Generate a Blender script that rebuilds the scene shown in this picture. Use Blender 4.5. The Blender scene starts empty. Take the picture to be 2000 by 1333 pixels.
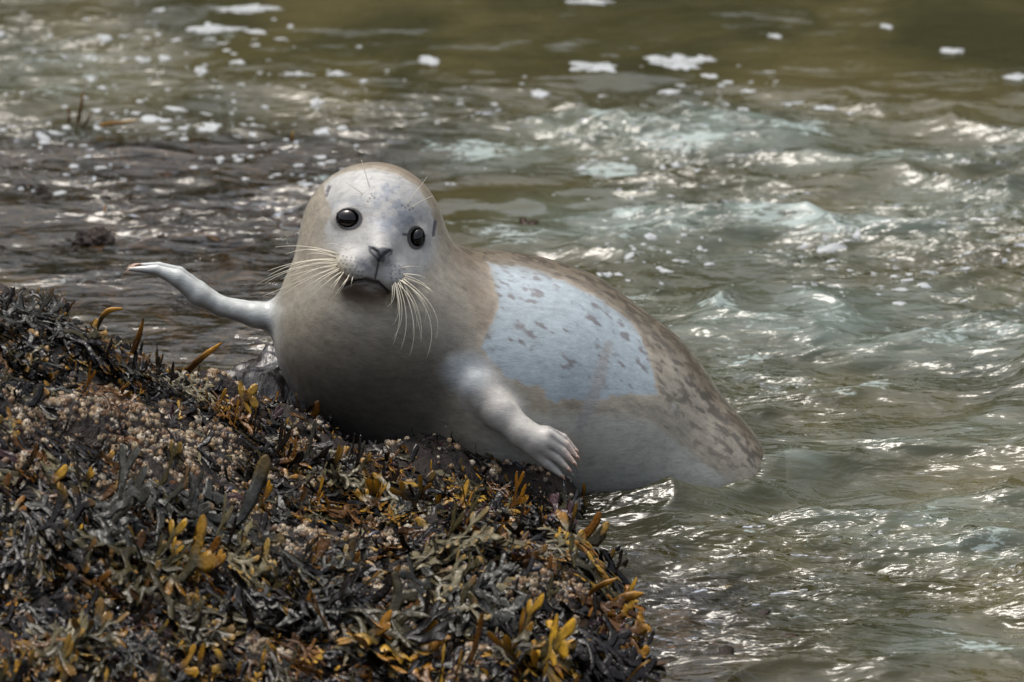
import bpy, bmesh, math, random, time
T00 = time.time()
import numpy as np
from mathutils import Vector

# ------------------------------------------------------------------ camera, sky, sun, exposure
sc = bpy.context.scene
col = sc.collection
PITCH = math.radians(18.0)
SPX = 0.0008            # metres per photo pixel at the subject
DIST = 10.0
sp, cp = math.sin(PITCH), math.cos(PITCH)
RGT = np.array([1.0, 0, 0]); UPV = np.array([0, sp, cp]); FWD = np.array([0, cp, -sp])
TGT = 288.5 * SPX * UPV
CAM = TGT - DIST * FWD

cam_d = bpy.data.cameras.new('camera'); cam = bpy.data.objects.new('camera', cam_d); col.objects.link(cam)
cam.location = CAM
cam.rotation_euler = (math.pi / 2 - PITCH, 0, 0)
cam_d.sensor_width = 36; cam_d.lens = 36 * DIST / (2000 * SPX)
cam_d.clip_start = 0.5; cam_d.clip_end = 5000
cam_d.dof.use_dof = True; cam_d.dof.focus_distance = DIST - 0.10; cam_d.dof.aperture_fstop = 5.6
sc.camera = cam

SUN = np.array([-0.22, 0.23, 0.95]); SUN /= np.linalg.norm(SUN)
SUN_ELEV = math.asin(SUN[2]); SUN_ROT = math.atan2(SUN[0], SUN[1])
world = bpy.data.worlds.new('World'); sc.world = world; world.use_nodes = True
wn = world.node_tree; wn.nodes.clear()
sky = wn.nodes.new('ShaderNodeTexSky'); sky.sky_type = 'NISHITA'; sky.sun_disc = False
sky.sun_elevation = SUN_ELEV; sky.sun_rotation = SUN_ROT
sky.air_density = 1.0; sky.dust_density = 6.0; sky.ozone_density = 1.0
hs = wn.nodes.new('ShaderNodeHueSaturation'); hs.inputs['Saturation'].default_value = 0.5
bg = wn.nodes.new('ShaderNodeBackground'); bg.inputs['Strength'].default_value = 0.15
wo = wn.nodes.new('ShaderNodeOutputWorld')
wn.links.new(sky.outputs[0], hs.inputs['Color']); wn.links.new(hs.outputs[0], bg.inputs[0]); wn.links.new(bg.outputs[0], wo.inputs[0])

sun_d = bpy.data.lights.new('sun', 'SUN'); sun_d.energy = 1.15; sun_d.angle = math.radians(20.0); sun_d.color = (1.0, 0.94, 0.85)
sun = bpy.data.objects.new('sun', sun_d); col.objects.link(sun)
sun.rotation_euler = Vector(SUN).to_track_quat('Z', 'Y').to_euler(); sun.location = (0, 0, 6)

sc.view_settings.view_transform = 'Standard'; sc.view_settings.look = 'None'
sc.view_settings.exposure = 0.45; sc.view_settings.gamma = 1.0; sc.view_settings.use_curve_mapping = False
sc.render.engine = 'CYCLES'
sc.cycles.use_denoising = True
sc.cycles.max_bounces = 8; sc.cycles.transparent_max_bounces = 8
sc.cycles.caustics_reflective = False; sc.cycles.caustics_refractive = False

# ------------------------------------------------------------------ helpers
rng = np.random.default_rng(7)
random.seed(7)

def W(px, py, n):
    """photo pixel + distance n (in pixels) towards the viewer -> world"""
    px = np.asarray(px, float); py = np.asarray(py, float); n = np.asarray(n, float)
    k = (DIST - n * SPX) / DIST
    a = (px - 1000) * SPX * k; b = (666.5 - py) * SPX * k
    return CAM + (DIST - n * SPX)[..., None] * FWD + a[..., None] * RGT + b[..., None] * UPV

def project(P):
    Q = np.asarray(P, float) - CAM
    d = Q @ FWD; k = d / DIST
    return 1000 + (Q @ RGT) / k / SPX, 666.5 - (Q @ UPV) / k / SPX

def on_z(px, py, z):
    """the point of height z seen at a pixel"""
    px = np.asarray(px, float); py = np.asarray(py, float)
    d = FWD + ((px - 1000) * SPX / DIST)[..., None] * RGT + ((666.5 - py) * SPX / DIST)[..., None] * UPV
    t = (z - CAM[2]) / d[..., 2]
    return CAM + t[..., None] * d

def _h(i, seed):
    v = np.zeros(i[0].shape, np.uint32)
    for a, m in zip(i, (374761393, 668265263, 2147483647)):
        v = v + (a.astype(np.int64) & 0xffffffff).astype(np.uint32) * np.uint32(m & 0xffffffff)
    v = v + np.uint32((seed * 144665 + 1013) & 0xffffffff)
    v = (v ^ (v >> np.uint32(13))) * np.uint32(1274126177)
    v = (v ^ (v >> np.uint32(16))) * np.uint32(2246822519)
    v = v ^ (v >> np.uint32(15))
    return v.astype(np.float64) / 4294967295.0

def vnoise(P, seed=0):
    """value noise -1..1 for (N,2) or (N,3) points"""
    P = np.asarray(P, float); D = P.shape[-1]
    I = np.floor(P); F = P - I; F = F * F * F * (F * (F * 6 - 15) + 10)
    out = 0
    for c in range(2 ** D):
        b = [(c >> k) & 1 for k in range(D)]
        w = 1.0
        for k in range(D): w = w * (F[..., k] if b[k] else 1 - F[..., k])
        out = out + w * _h([I[..., k] + b[k] for k in range(D)], seed)
    return out * 2 - 1

def fbm(P, seed=0, octv=4, gain=0.5, lac=2.03):
    a, s, f = 0, 1.0, 1.0
    for o in range(octv):
        a = a + s * vnoise(np.asarray(P) * f + 17.3 * o, seed + o); s *= gain; f *= lac
    return a

def sstep(a, b, x):
    t = np.clip((x - a) / (b - a), 0, 1); return t * t * (3 - 2 * t)

def mesh_obj(name, V, F, mat, parent=None, smooth=True, attrs=None):
    me = bpy.data.meshes.new(name)
    V = np.asarray(V, np.float32)
    if isinstance(F, np.ndarray):
        n, k = F.shape
        me.vertices.add(len(V)); me.vertices.foreach_set('co', V.ravel())
        me.loops.add(n * k); me.loops.foreach_set('vertex_index', F.astype(np.int32).ravel())
        me.polygons.add(n); me.polygons.foreach_set('loop_start', np.arange(0, n * k, k, dtype=np.int32))
        me.polygons.foreach_set('loop_total', np.full(n, k, np.int32))
        me.update(calc_edges=True)
    else:
        me.from_pydata([tuple(map(float, v)) for v in V], [], [tuple(map(int, f)) for f in F])
    if smooth: me.polygons.foreach_set('use_smooth', np.ones(len(me.polygons), bool))
    for k, v in (attrs or {}).items():
        v = np.asarray(v, np.float32)
        if v.ndim == 1:
            me.attributes.new(k, 'FLOAT', 'POINT').data.foreach_set('value', v)
        else:
            if v.shape[1] == 3: v = np.concatenate([v, np.ones((len(v), 1), np.float32)], 1)
            me.attributes.new(k, 'FLOAT_COLOR', 'POINT').data.foreach_set('color', v.ravel())
    if mat: me.materials.append(mat)
    o = bpy.data.objects.new(name, me); col.objects.link(o)
    if parent: o.parent = parent
    return o

def tag(o, label=None, cat=None, group=None, kind=None):
    if label: o['label'] = label
    if cat: o['category'] = cat
    if group: o['group'] = group
    if kind: o['kind'] = kind
    return o

class NT:
    """small helper to write node materials"""
    def __init__(s, name):
        s.m = bpy.data.materials.new(name); s.m.use_nodes = True; s.t = s.m.node_tree; s.t.nodes.clear()
        s.out = s.t.nodes.new('ShaderNodeOutputMaterial')
    def n(s, typ, **kw):
        nd = s.t.nodes.new('ShaderNode' + typ)
        for k, v in kw.items():
            if k in nd.inputs.keys() if isinstance(k, str) else False: s.set(nd.inputs[k], v)
            else: setattr(nd, k, v)
        return nd
    def set(s, sock, v):
        if isinstance(v, bpy.types.NodeSocket): s.t.links.new(v, sock)
        elif isinstance(v, (tuple, list)) and sock.type == 'RGBA' and len(v) == 3: sock.default_value = (*v, 1)
        else: sock.default_value = v
    def math(s, op, a, b=0.0, clamp=False):
        nd = s.t.nodes.new('ShaderNodeMath'); nd.operation = op; nd.use_clamp = clamp
        s.set(nd.inputs[0], a); s.set(nd.inputs[1], b); return nd.outputs[0]
    def mix(s, f, a, b):
        nd = s.t.nodes.new('ShaderNodeMix'); nd.data_type = 'RGBA'
        s.set(nd.inputs[0], f); s.set(nd.inputs[6], a); s.set(nd.inputs[7], b); return nd.outputs[2]
    def ramp(s, x, lo, hi, a=0.0, b=1.0, smooth=True):
        nd = s.t.nodes.new('ShaderNodeMapRange'); nd.interpolation_type = 'SMOOTHSTEP' if smooth else 'LINEAR'
        s.set(nd.inputs[0], x); nd.inputs[1].default_value = lo; nd.inputs[2].default_value = hi
        nd.inputs[3].default_value = a; nd.inputs[4].default_value = b; return nd.outputs[0]
    def attr(s, name):
        nd = s.t.nodes.new('ShaderNodeAttribute'); nd.attribute_name = name; return nd
    def obj(s, scale=(1, 1, 1), rot=(0, 0, 0)):
        c = s.t.nodes.new('ShaderNodeTexCoord'); m = s.t.nodes.new('ShaderNodeMapping')
        m.inputs['Scale'].default_value = scale; m.inputs['Rotation'].default_value = rot
        s.t.links.new(c.outputs['Object'], m.inputs[0]); return m.outputs[0]
    def noise(s, vec, scale, detail=4, rough=0.55, dist=0.0):
        nd = s.t.nodes.new('ShaderNodeTexNoise'); s.t.links.new(vec, nd.inputs['Vector'])
        nd.inputs['Scale'].default_value = scale; nd.inputs['Detail'].default_value = detail
        nd.inputs['Roughness'].default_value = rough; nd.inputs['Distortion'].default_value = dist; return nd.outputs[0]
    def bump(s, h, strength, dist, normal=None):
        nd = s.t.nodes.new('ShaderNodeBump'); s.t.links.new(h, nd.inputs['Height'])
        nd.inputs['Strength'].default_value = strength; nd.inputs['Distance'].default_value = dist
        if normal: s.t.links.new(normal, nd.inputs['Normal'])
        return nd.outputs[0]
    def bsdf(s, **kw):
        nd = s.t.nodes.new('ShaderNodeBsdfPrincipled')
        for k, v in kw.items(): s.set(nd.inputs[k.replace('_', ' ')], v)
        return nd
    def done(s, sh):
        s.t.links.new(sh, s.out.inputs[0]); return s.m

# ------------------------------------------------------------------ materials
def mat_coat():
    m = NT('seal_coat')
    c = m.attr('coat'); wet = m.attr('wet').outputs['Fac']
    v = m.obj((1, 1, 1), (0, 0.55, 0)); st = m.obj((14, 60, 60), (0, 0.55, 0))
    n1 = m.noise(st, 9.0, 3); n2 = m.noise(v, 60, 5, 0.6); n3 = m.noise(st, 2.2, 4)
    f = m.math('ADD', m.math('MULTIPLY', n1, 0.35), m.math('MULTIPLY', n2, 0.45))
    f = m.math('ADD', f, m.math('MULTIPLY', n3, 0.4))
    k = m.ramp(f, 0.38, 0.82, 0.62, 1.2, False)
    mul = m.n('VectorMath', operation='SCALE'); m.set(mul.inputs[0], c.outputs['Color']); m.set(mul.inputs['Scale'], k)
    b = m.bump(n1, 0.28, 0.0012); b = m.bump(n3, 0.14, 0.003, b)
    r = m.ramp(wet, 0, 1, 0.55, 0.26)
    p = m.bsdf(Base_Color=mul.outputs[0], Roughness=r, Normal=b, Sheen_Weight=0.06, Sheen_Roughness=0.4, Specular_IOR_Level=0.6)
    return m.done(p.outputs[0])

def mat_plain(name, colr, rough=0.5, spec=0.5, coat=0.0, noise=0.0, scale=80):
    m = NT(name)
    base = colr
    if noise:
        nn = m.noise(m.obj(), scale, 4)
        base = m.mix(m.ramp(nn, 0.3, 0.7), tuple(c * (1 - noise) for c in colr), tuple(min(1, c * (1 + noise)) for c in colr))
    p = m.bsdf(Base_Color=base, Roughness=rough, Specular_IOR_Level=spec, Coat_Weight=coat, Coat_Roughness=0.03)
    return m.done(p.outputs[0])

def mat_weed():
    m = NT('wet_seaweed')
    c = m.attr('tint')
    v = m.obj(); n = m.noise(v, 260, 3); n2 = m.noise(v, 70, 3)
    k = m.ramp(n2, 0.3, 0.7, 0.65, 1.2, False)
    mul = m.n('VectorMath', operation='SCALE'); m.set(mul.inputs[0], c.outputs['Color']); m.set(mul.inputs['Scale'], k)
    b = m.bump(n, 0.5, 0.002); b = m.bump(n2, 0.5, 0.006, b)
    p = m.bsdf(Base_Color=mul.outputs[0], Roughness=0.24, Normal=b, Specular_IOR_Level=0.5)
    t = m.n('BsdfTranslucent'); m.set(t.inputs[0], mul.outputs[0])
    mx = m.n('MixShader'); mx.inputs[0].default_value = 0.25
    m.t.links.new(p.outputs[0], mx.inputs[1]); m.t.links.new(t.outputs[0], mx.inputs[2])
    return m.done(mx.outputs[0])

def mat_rock():
    m = NT('wet_rock')
    v = m.obj(); n = m.noise(v, 35, 8, 0.65); n2 = m.noise(v, 6, 4); n3 = m.noise(v, 140, 4)
    base = m.mix(m.ramp(n, 0.35, 0.7), (0.004, 0.0035, 0.004), (0.034, 0.025, 0.021))
    base = m.mix(m.ramp(n2, 0.5, 0.75), base, (0.045, 0.030, 0.022))
    b = m.bump(n, 0.9, 0.01); b = m.bump(n3, 0.6, 0.004, b)
    p = m.bsdf(Base_Color=base, Roughness=m.ramp(n3, 0.3, 0.7, 0.3, 0.7), Normal=b, Specular_IOR_Level=0.25)
    return m.done(p.outputs[0])

def mat_barnacle():
    m = NT('barnacle_shell')
    c = m.attr('tint'); v = m.obj(); n = m.noise(v, 500, 3)
    mul = m.n('VectorMath', operation='SCALE'); m.set(mul.inputs[0], c.outputs['Color']); m.set(mul.inputs['Scale'], m.ramp(n, 0.3, 0.7, 0.6, 1.2))
    p = m.bsdf(Base_Color=mul.outputs[0], Roughness=0.45, Normal=m.bump(n, 0.5, 0.002))
    return m.done(p.outputs[0])

def mat_seabed():
    m = NT('seabed')
    v = m.obj((1, 0.5, 1)); n = m.noise(v, 14, 6, 0.6, 1.0); n2 = m.noise(v, 3, 3)
    base = m.mix(m.ramp(n, 0.38, 0.66), (0.010, 0.006, 0.003), (0.075, 0.040, 0.014))
    base = m.mix(m.ramp(n2, 0.5, 0.7), base, (0.10, 0.075, 0.038))
    p = m.bsdf(Base_Color=base, Roughness=0.8, Normal=m.bump(n, 1.0, 0.02))
    return m.done(p.outputs[0])

def mat_water():
    m = NT('sea_water')
    clear = m.attr('clarity').outputs['Fac']; foam = m.attr('foam').outputs['Fac']; milk = m.attr('milk').outputs['Fac']
    v = m.obj((1, 0.62, 1)); vs = m.obj((0.45, 1, 1))
    big = m.noise(v, 2.2, 4, 0.6, 0.8)
    murk = m.mix(m.ramp(big, 0.35, 0.68), (0.036, 0.036, 0.015), (0.078, 0.068, 0.028))
    mn = m.noise(vs, 26, 5, 0.6, 0.6)
    mf = m.math('MULTIPLY', milk, m.ramp(mn, 0.25, 0.65, 0.35, 1.0), True)
    murk = m.mix(mf, murk, (0.125, 0.155, 0.130))
    fine = m.noise(m.obj((0.40, 1.0, 1)), 70, 2, 0.45, 0.3)
    fine2 = m.noise(m.obj((0.32, 1.0, 1)), 26, 3, 0.45, 0.5)
    chop = m.attr('chop').outputs['Fac']
    b = m.bump(m.math('MULTIPLY', fine2, chop), 1.0, 0.018); b = m.bump(m.math('MULTIPLY', fine, chop), 1.0, 0.006, b)
    dif = m.n('BsdfDiffuse'); m.set(dif.inputs['Color'], murk)
    tr = m.n('BsdfTransparent'); m.set(tr.inputs['Color'], (0.84, 0.74, 0.54))
    m1 = m.n('MixShader'); m.set(m1.inputs[0], clear); m.t.links.new(dif.outputs[0], m1.inputs[1]); m.t.links.new(tr.outputs[0], m1.inputs[2])
    gl = m.n('BsdfGlossy'); gl.inputs['Roughness'].default_value = 0.025; m.set(gl.inputs['Normal'], b); m.set(gl.inputs['Color'], (1, 1, 1))
    fr = m.n('Fresnel'); fr.inputs['IOR'].default_value = 1.45; m.set(fr.inputs['Normal'], b)
    m2 = m.n('MixShader'); m.set(m2.inputs[0], fr.outputs[0]); m.t.links.new(m1.outputs[0], m2.inputs[1]); m.t.links.new(gl.outputs[0], m2.inputs[2])
    # floating foam film
    fn = m.math('ADD', m.math('MULTIPLY', m.noise(m.obj((0.34, 1.0, 1)), 30, 5, 0.6, 1.2), 0.6), m.math('MULTIPLY', m.noise(m.obj((0.5, 1.0, 1)), 110, 4, 0.6, 0.8), 0.4))
    ff = m.math('ADD', foam, m.math('MULTIPLY', m.math('SUBTRACT', fn, 0.40), 1.5))
    ff = m.ramp(ff, 0.53, 0.66)
    fb = m.bsdf(Base_Color=(0.34, 0.41, 0.39), Roughness=0.45, Normal=m.bump(fn, 0.6, 0.006))
    m3 = m.n('MixShader'); m.set(m3.inputs[0], m.math('MULTIPLY', ff, 0.7)); m.t.links.new(m2.outputs[0], m3.inputs[1]); m.t.links.new(fb.outputs[0], m3.inputs[2])
    return m.done(m3.outputs[0])

def mat_foam():
    m = NT('sea_foam')
    n = m.noise(m.obj(), 220, 4); n2 = m.noise(m.obj((0.5, 1, 1)), 75, 5, 0.65, 0.8)
    p = m.bsdf(Base_Color=m.mix(n, (0.34, 0.37, 0.38), (0.50, 0.52, 0.52)), Roughness=0.5, Normal=m.bump(n, 0.6, 0.003))
    t = m.n('BsdfTransparent'); mx = m.n('MixShader'); m.set(mx.inputs[0], m.ramp(n2, 0.34, 0.52, 0.15, 0.95))
    m.t.links.new(t.outputs[0], mx.inputs[1]); m.t.links.new(p.outputs[0], mx.inputs[2])
    return m.done(mx.outputs[0])

def mat_drop():
    m = NT('water_drop')
    p = m.bsdf(Base_Color=(0.9, 0.95, 0.95), Roughness=0.02, IOR=1.33, Transmission_Weight=1.0)
    return m.done(p.outputs[0])

M = dict(coat=mat_coat(), weed=mat_weed(), rock=mat_rock(), barn=mat_barnacle(), bed=mat_seabed(), water=mat_water(), foam=mat_foam(), drop=mat_drop(),
         eye=mat_plain('eye', (0.004, 0.003, 0.003), 0.04, 0.5, 0.0),
         whisker=mat_plain('whisker', (0.80, 0.74, 0.60), 0.35),
         claw=mat_plain('claw', (0.42, 0.27, 0.20), 0.35, 0.5, 0, 0.25, 200),
         mussel=mat_plain('mussel_shell', (0.016, 0.018, 0.030), 0.28, 0.5, 0.2, 0.5, 120),
         wetrock=None)

def mat_wetrock():
    m = NT('streaming_wet_rock')
    v = m.obj((9, 3, 2.0), (0, 0.5, 0)); n = m.noise(v, 9, 7, 0.62, 0.6); n2 = m.noise(m.obj(), 150, 3)
    base = m.mix(m.ramp(n, 0.35, 0.65), (0.010, 0.009, 0.008), (0.060, 0.052, 0.046))
    b = m.bump(n, 0.45, 0.008); b = m.bump(n2, 0.4, 0.003, b)
    p = m.bsdf(Base_Color=base, Roughness=0.16, Normal=b, Specular_IOR_Level=0.7)
    return m.done(p.outputs[0])
M['wetrock'] = mat_wetrock()
M['cliff'] = mat_plain('cliff_stone', (0.05, 0.042, 0.036), 0.85, 0.3, 0, 0.5, 0.8)


# ------------------------------------------------------------------ rock shape (height over the shore)
def _cp(px, py, z):
    p = on_z(px, py, z); return (p[0], p[1], z)
RP = []
for px, rows in {-150: [(485, .41), (720, .37), (1000, .24), (1333, .09), (1600, .02)],
                 0: [(535, .365), (700, .33), (1000, .22), (1333, .07), (1600, .01)],
                 200: [(640, .28), (780, .27), (1000, .195), (1333, .06), (1600, .0)],
                 430: [(765, .180), (870, .18), (1000, .15), (1333, .05), (1600, -.01)],
                 560: [(865, .120), (1000, .125), (1333, .045)],
                 700: [(895, .095), (1000, .10), (1150, .085), (1333, .04), (1600, -.02)],
                 880: [(912, .08), (1000, .088), (1150, .085), (1333, .05), (1600, -.02)],
                 1010: [(940, .055), (1010, .07), (1150, .075), (1333, .035)],
                 1090: [(985, .02), (1060, .04), (1180, .055), (1333, .02)],
                 1150: [(1130, .005), (1200, .022), (1333, .01)]}.items():
    for py, z in rows: RP.append(_cp(px, py, z))
for px, py in [(1105, 965), (1100, 1045), (1145, 1120), (1192, 1180), (1212, 1245), (1200, 1333), (1170, 1450)]: RP.append(_cp(px, py, 0.0))
for px, py in [(1185, 960), (1195, 1030), (1260, 1100), (1330, 1180), (1355, 1260), (1345, 1400), (1310, 1550)]:
    p = on_z(px, py, 0.0); RP.append((p[0], p[1], -0.09))
for px, y, z in [(-150, .25, .10), (0, .25, .08), (200, .22, .07), (430, .16, .08), (560, .1, .06), (700, .05, .05), (880, .05, .03), (1010, .04, .0),
                 (-150, .6, -.05), (0, .6, -.05), (200, .55, -.06), (430, .5, -.06), (600, .45, -.08), (800, .4, -.12), (1000, .35, -.16), (1150, .2, -.18)]:
    RP.append(((px - 1000) * SPX, y, z))
RP = np.array(RP)
def _phi(r): return np.where(r > 1e-9, r * r * np.log(np.maximum(r, 1e-9)), 0)
_A = RP[:, :2]; _n = len(RP)
_K = _phi(np.linalg.norm(_A[:, None] - _A[None], axis=2)) + 0.002 * np.eye(_n)
_Pm = np.c_[np.ones(_n), _A]
_sol = np.linalg.solve(np.block([[_K, _Pm], [_Pm.T, np.zeros((3, 3))]]), np.r_[RP[:, 2], 0, 0, 0])
def rock_base(xy):
    xy = np.atleast_2d(np.asarray(xy, float)); out = np.zeros(len(xy))
    for s in range(0, len(xy), 40000):
        q = xy[s:s + 40000]
        out[s:s + 40000] = _phi(np.linalg.norm(q[:, None] - _A[None], axis=2)) @ _sol[:_n] + _sol[_n] + q @ _sol[_n + 1:]
    return out
def rock_z(xy):
    xy = np.atleast_2d(np.asarray(xy, float))
    z = rock_base(xy)
    r = 1 - np.abs(fbm(xy / 0.16 + 4, 71, 3))
    st = fbm(xy / 0.20 + 2, 68, 2); st = np.tanh(st * 5) * 0.5 + 0.4 * st
    return z + 0.018 * fbm(xy / 0.11, 61, 4) + 0.012 * (r - 0.6) + 0.028 * st + 0.004 * fbm(xy / 0.018, 65, 2)

gx = np.arange(-1.02, 0.40, 0.0065); gy = np.arange(-2.3, 0.62, 0.0075)
GX, GY = np.meshgrid(gx, gy, indexing='ij'); XY = np.stack([GX.ravel(), GY.ravel()], 1)
RZ = rock_z(XY); keep = RZ > -0.13
RZ = np.maximum(RZ, -0.14)
idx = np.arange(XY.shape[0]).reshape(GX.shape)
Q = np.stack([idx[:-1, :-1], idx[1:, :-1], idx[1:, 1:], idx[:-1, 1:]], -1).reshape(-1, 4)
Q = Q[keep[Q].any(1)]
used = np.unique(Q); rm = np.full(len(XY), -1); rm[used] = np.arange(len(used))
rock = mesh_obj('rock', np.c_[XY, RZ][used], rm[Q], M['rock'])
tag(rock, 'dark barnacled rock covered with seaweed below the seal', 'rock')

# ------------------------------------------------------------------ sea bed
def bed_z(xy):
    xy = np.atleast_2d(xy); px, py = project(np.c_[xy, np.zeros(len(xy))])
    sh = sstep(1080, 620, px + 0.35 * (py - 450)) * sstep(150, 300, py)
    sh2 = sstep(1750, 1350, px) * sstep(1040, 1150, py)
    s = np.maximum(sh, sh2)
    return -0.55 + 0.50 * s + 0.020 * fbm(xy / 0.12, 91, 4)
bx_ = np.arange(-2.2, 2.2, 0.03); by_ = np.arange(-2.6, 5.2, 0.03)
BX, BY = np.meshgrid(bx_, by_, indexing='ij'); BXY = np.stack([BX.ravel(), BY.ravel()], 1)
bi = np.arange(len(BXY)).reshape(BX.shape)
BQ = np.stack([bi[:-1, :-1], bi[1:, :-1], bi[1:, 1:], bi[:-1, 1:]], -1).reshape(-1, 4)
tag(mesh_obj('seabed', np.c_[BXY, bed_z(BXY)], BQ, M['bed']), 'brown weedy sea bed seen through the shallow water', kind='structure')

# ------------------------------------------------------------------ water
def waves(xy, px, py):
    x, y = xy[:, 0], xy[:, 1]
    w1 = fbm(xy / 0.45, 101, 3); w2 = fbm(xy / 0.45 + 31, 102, 3)
    X_, Y_ = x + 0.055 * w1, y + 0.055 * w2
    calm = sstep(250, 110, py + 30 * w1) * sstep(250, 500, px) + 0.75 * np.exp(-(((px - 1050) / 260) ** 2 + ((py - 390) / 55) ** 2)) + 0.6 * np.exp(-(((px - 1560) / 260) ** 2 + ((py - 550) / 40) ** 2))
    calm = calm + 0.7 * np.exp(-(((px - 1260) / 190) ** 2 + ((py - 1015) / 40) ** 2))
    calm = calm + 0.7 * np.exp(-(((px - 400) / 150) ** 2 + ((py - 375) / 35) ** 2)) + 0.7 * np.exp(-(((px - 930) / 170) ** 2 + ((py - 390) / 30) ** 2)) + 0.6 * np.exp(-(((px - 1620) / 180) ** 2 + ((py - 985) / 18) ** 2))
    amp = np.clip(1 - 0.9 * calm, 0.14, 1)
    r = np.random.default_rng(5)
    h = np.zeros(len(x)); hs_ = np.zeros(len(x)); hf = np.zeros(len(x))
    for i in range(46):                                   # wavelets, crests mostly across the view
        lam = 0.026 * (1.06 ** i) if i < 30 else 0.09 * (1.10 ** (i - 30))
        th = math.pi / 2 + 0.2 + r.normal() * (0.34 if i < 30 else 0.40)
        k = 2 * math.pi / lam; ph = r.uniform(0, 6.28)
        s = np.sin(k * (X_ * math.cos(th) + Y_ * math.sin(th)) + ph)
        steep = 0.085 if lam < 0.10 else 0.045
        if lam < 0.10: hf += steep / k * s
        else: hs_ += steep / k * s
    patchy = np.clip(0.75 + 0.9 * fbm(xy / 0.30 + 9, 111, 3), 0.15, 1.5)
    h = hf * amp * patchy + hs_ * np.clip(amp + 0.15, 0, 1)
    # broad rolls on the open side
    roll = sstep(900, 1300, px) * sstep(190, 260, py)
    rid = 1 - np.abs(fbm(np.stack([x / 0.55 + 3, y / 0.30], 1), 121, 3)); 
    h += roll * 0.030 * (np.clip(rid, 0, 1) ** 3 - 0.3)
    rid2 = 1 - np.abs(fbm(np.stack([x / 0.20 + 0.5 * w1, y / 0.075], 1), 125, 3))
    h += 0.004 * amp * (np.clip(rid2, 0, 1) ** 2.5 - 0.3)
    # water pushed up along the seal's flank
    cur = on_z(np.array([1085, 1150, 1225, 1310, 1400, 1475, 1525, 1550]), np.array([968, 972, 985, 990, 978, 958, 930, 900]), 0.0)[:, :2]
    d = np.full(len(x), 9.0)
    for a, b in zip(cur[:-1], cur[1:]):
        e = b - a; t = np.clip(((xy - a) @ e) / (e @ e), 0, 1); d = np.minimum(d, np.linalg.norm(xy - a - t[:, None] * e, axis=1))
    h += 0.017 * np.exp(-(d / 0.040) ** 2) * (1 + 0.35 * w1) * (0.3 + 0.7 * sstep(0.44, 0.30, x)) * sstep(0.07, 0.22, x)  - 0.010 * np.exp(-((d - 0.10) / 0.05) ** 2)
    return h, amp * np.clip(patchy, 0.5, 1.25)

FOAM = [(1140, 8, 70, 9, .4), (950, 300, 230, 28, .46), (1180, 325, 90, 14, .55), (1250, 220, 170, 20, .45), (1500, 250, 170, 40, .42), (1330, 290, 220, 26, .42),
        (1720, 300, 140, 20, .42), (1880, 270, 150, 40, .42), (1200, 430, 190, 55, .36), (1350, 480, 200, 40, .36), (1650, 430, 260, 45, .42), (1850, 480, 200, 40, .42),
        (1380, 600, 60, 16, .5), (1250, 590, 110, 20, .4), (1600, 640, 260, 60, .40), (1880, 640, 170, 60, .45), (1650, 740, 240, 40, .42), (1450, 700, 130, 60, .38),
        (1850, 850, 220, 30, .40), (1560, 1010, 250, 26, .36), (1850, 1010, 240, 40, .40), (1500, 1060, 300, 40, .30), (1450, 1160, 220, 40, .30), (1900, 1255, 140, 38, .48),
        (1930, 1090, 120, 24, .35), (1500, 1190, 160, 12, .40), (120, 110, 260, 50, .32), (60, 160, 200, 40, .36), (300, 100, 180, 30, .30), (420, 60, 70, 14, .4), (500, 20, 110, 12, .4),
        (200, 260, 260, 50, .26), (120, 330, 260, 50, .30), (330, 240, 120, 30, .32), (620, 350, 140, 40, .34), (250, 470, 260, 60, .26), (540, 460, 70, 30, .36), (900, 440, 120, 25, .36), (100, 560, 300, 40, .28),
        (1000, 480, 110, 30, .4), (380, 640, 160, 60, .24), (1320, 960, 60, 8, .2)]
MILK = [(1350, 260, 330, 60, .7), (1750, 290, 330, 50, .8), (1230, 430, 240, 60, .8), (1680, 420, 330, 60, .9), (1500, 480, 300, 60, .5), (1700, 640, 420, 100, .75), (1450, 660, 200, 120, .6),
        (1800, 850, 300, 50, .6), (1600, 960, 300, 40, .35), (1850, 1010, 300, 60, .5), (80, 140, 240, 60, .3), (1550, 890, 90, 40, .7), (1900, 1080, 220, 40, .4), (1900, 1260, 140, 40, .6), (950, 310, 200, 30, .5)]
def blobs(px, py, L, warp):
    out = np.zeros(len(px))
    for (a, b, rx, ry, s) in L:
        out = np.maximum(out, s * np.exp(-(((px + 40 * warp - a) / rx) ** 2 + ((py + 12 * warp - b) / ry) ** 2) ** 1.3))
    return out

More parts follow.
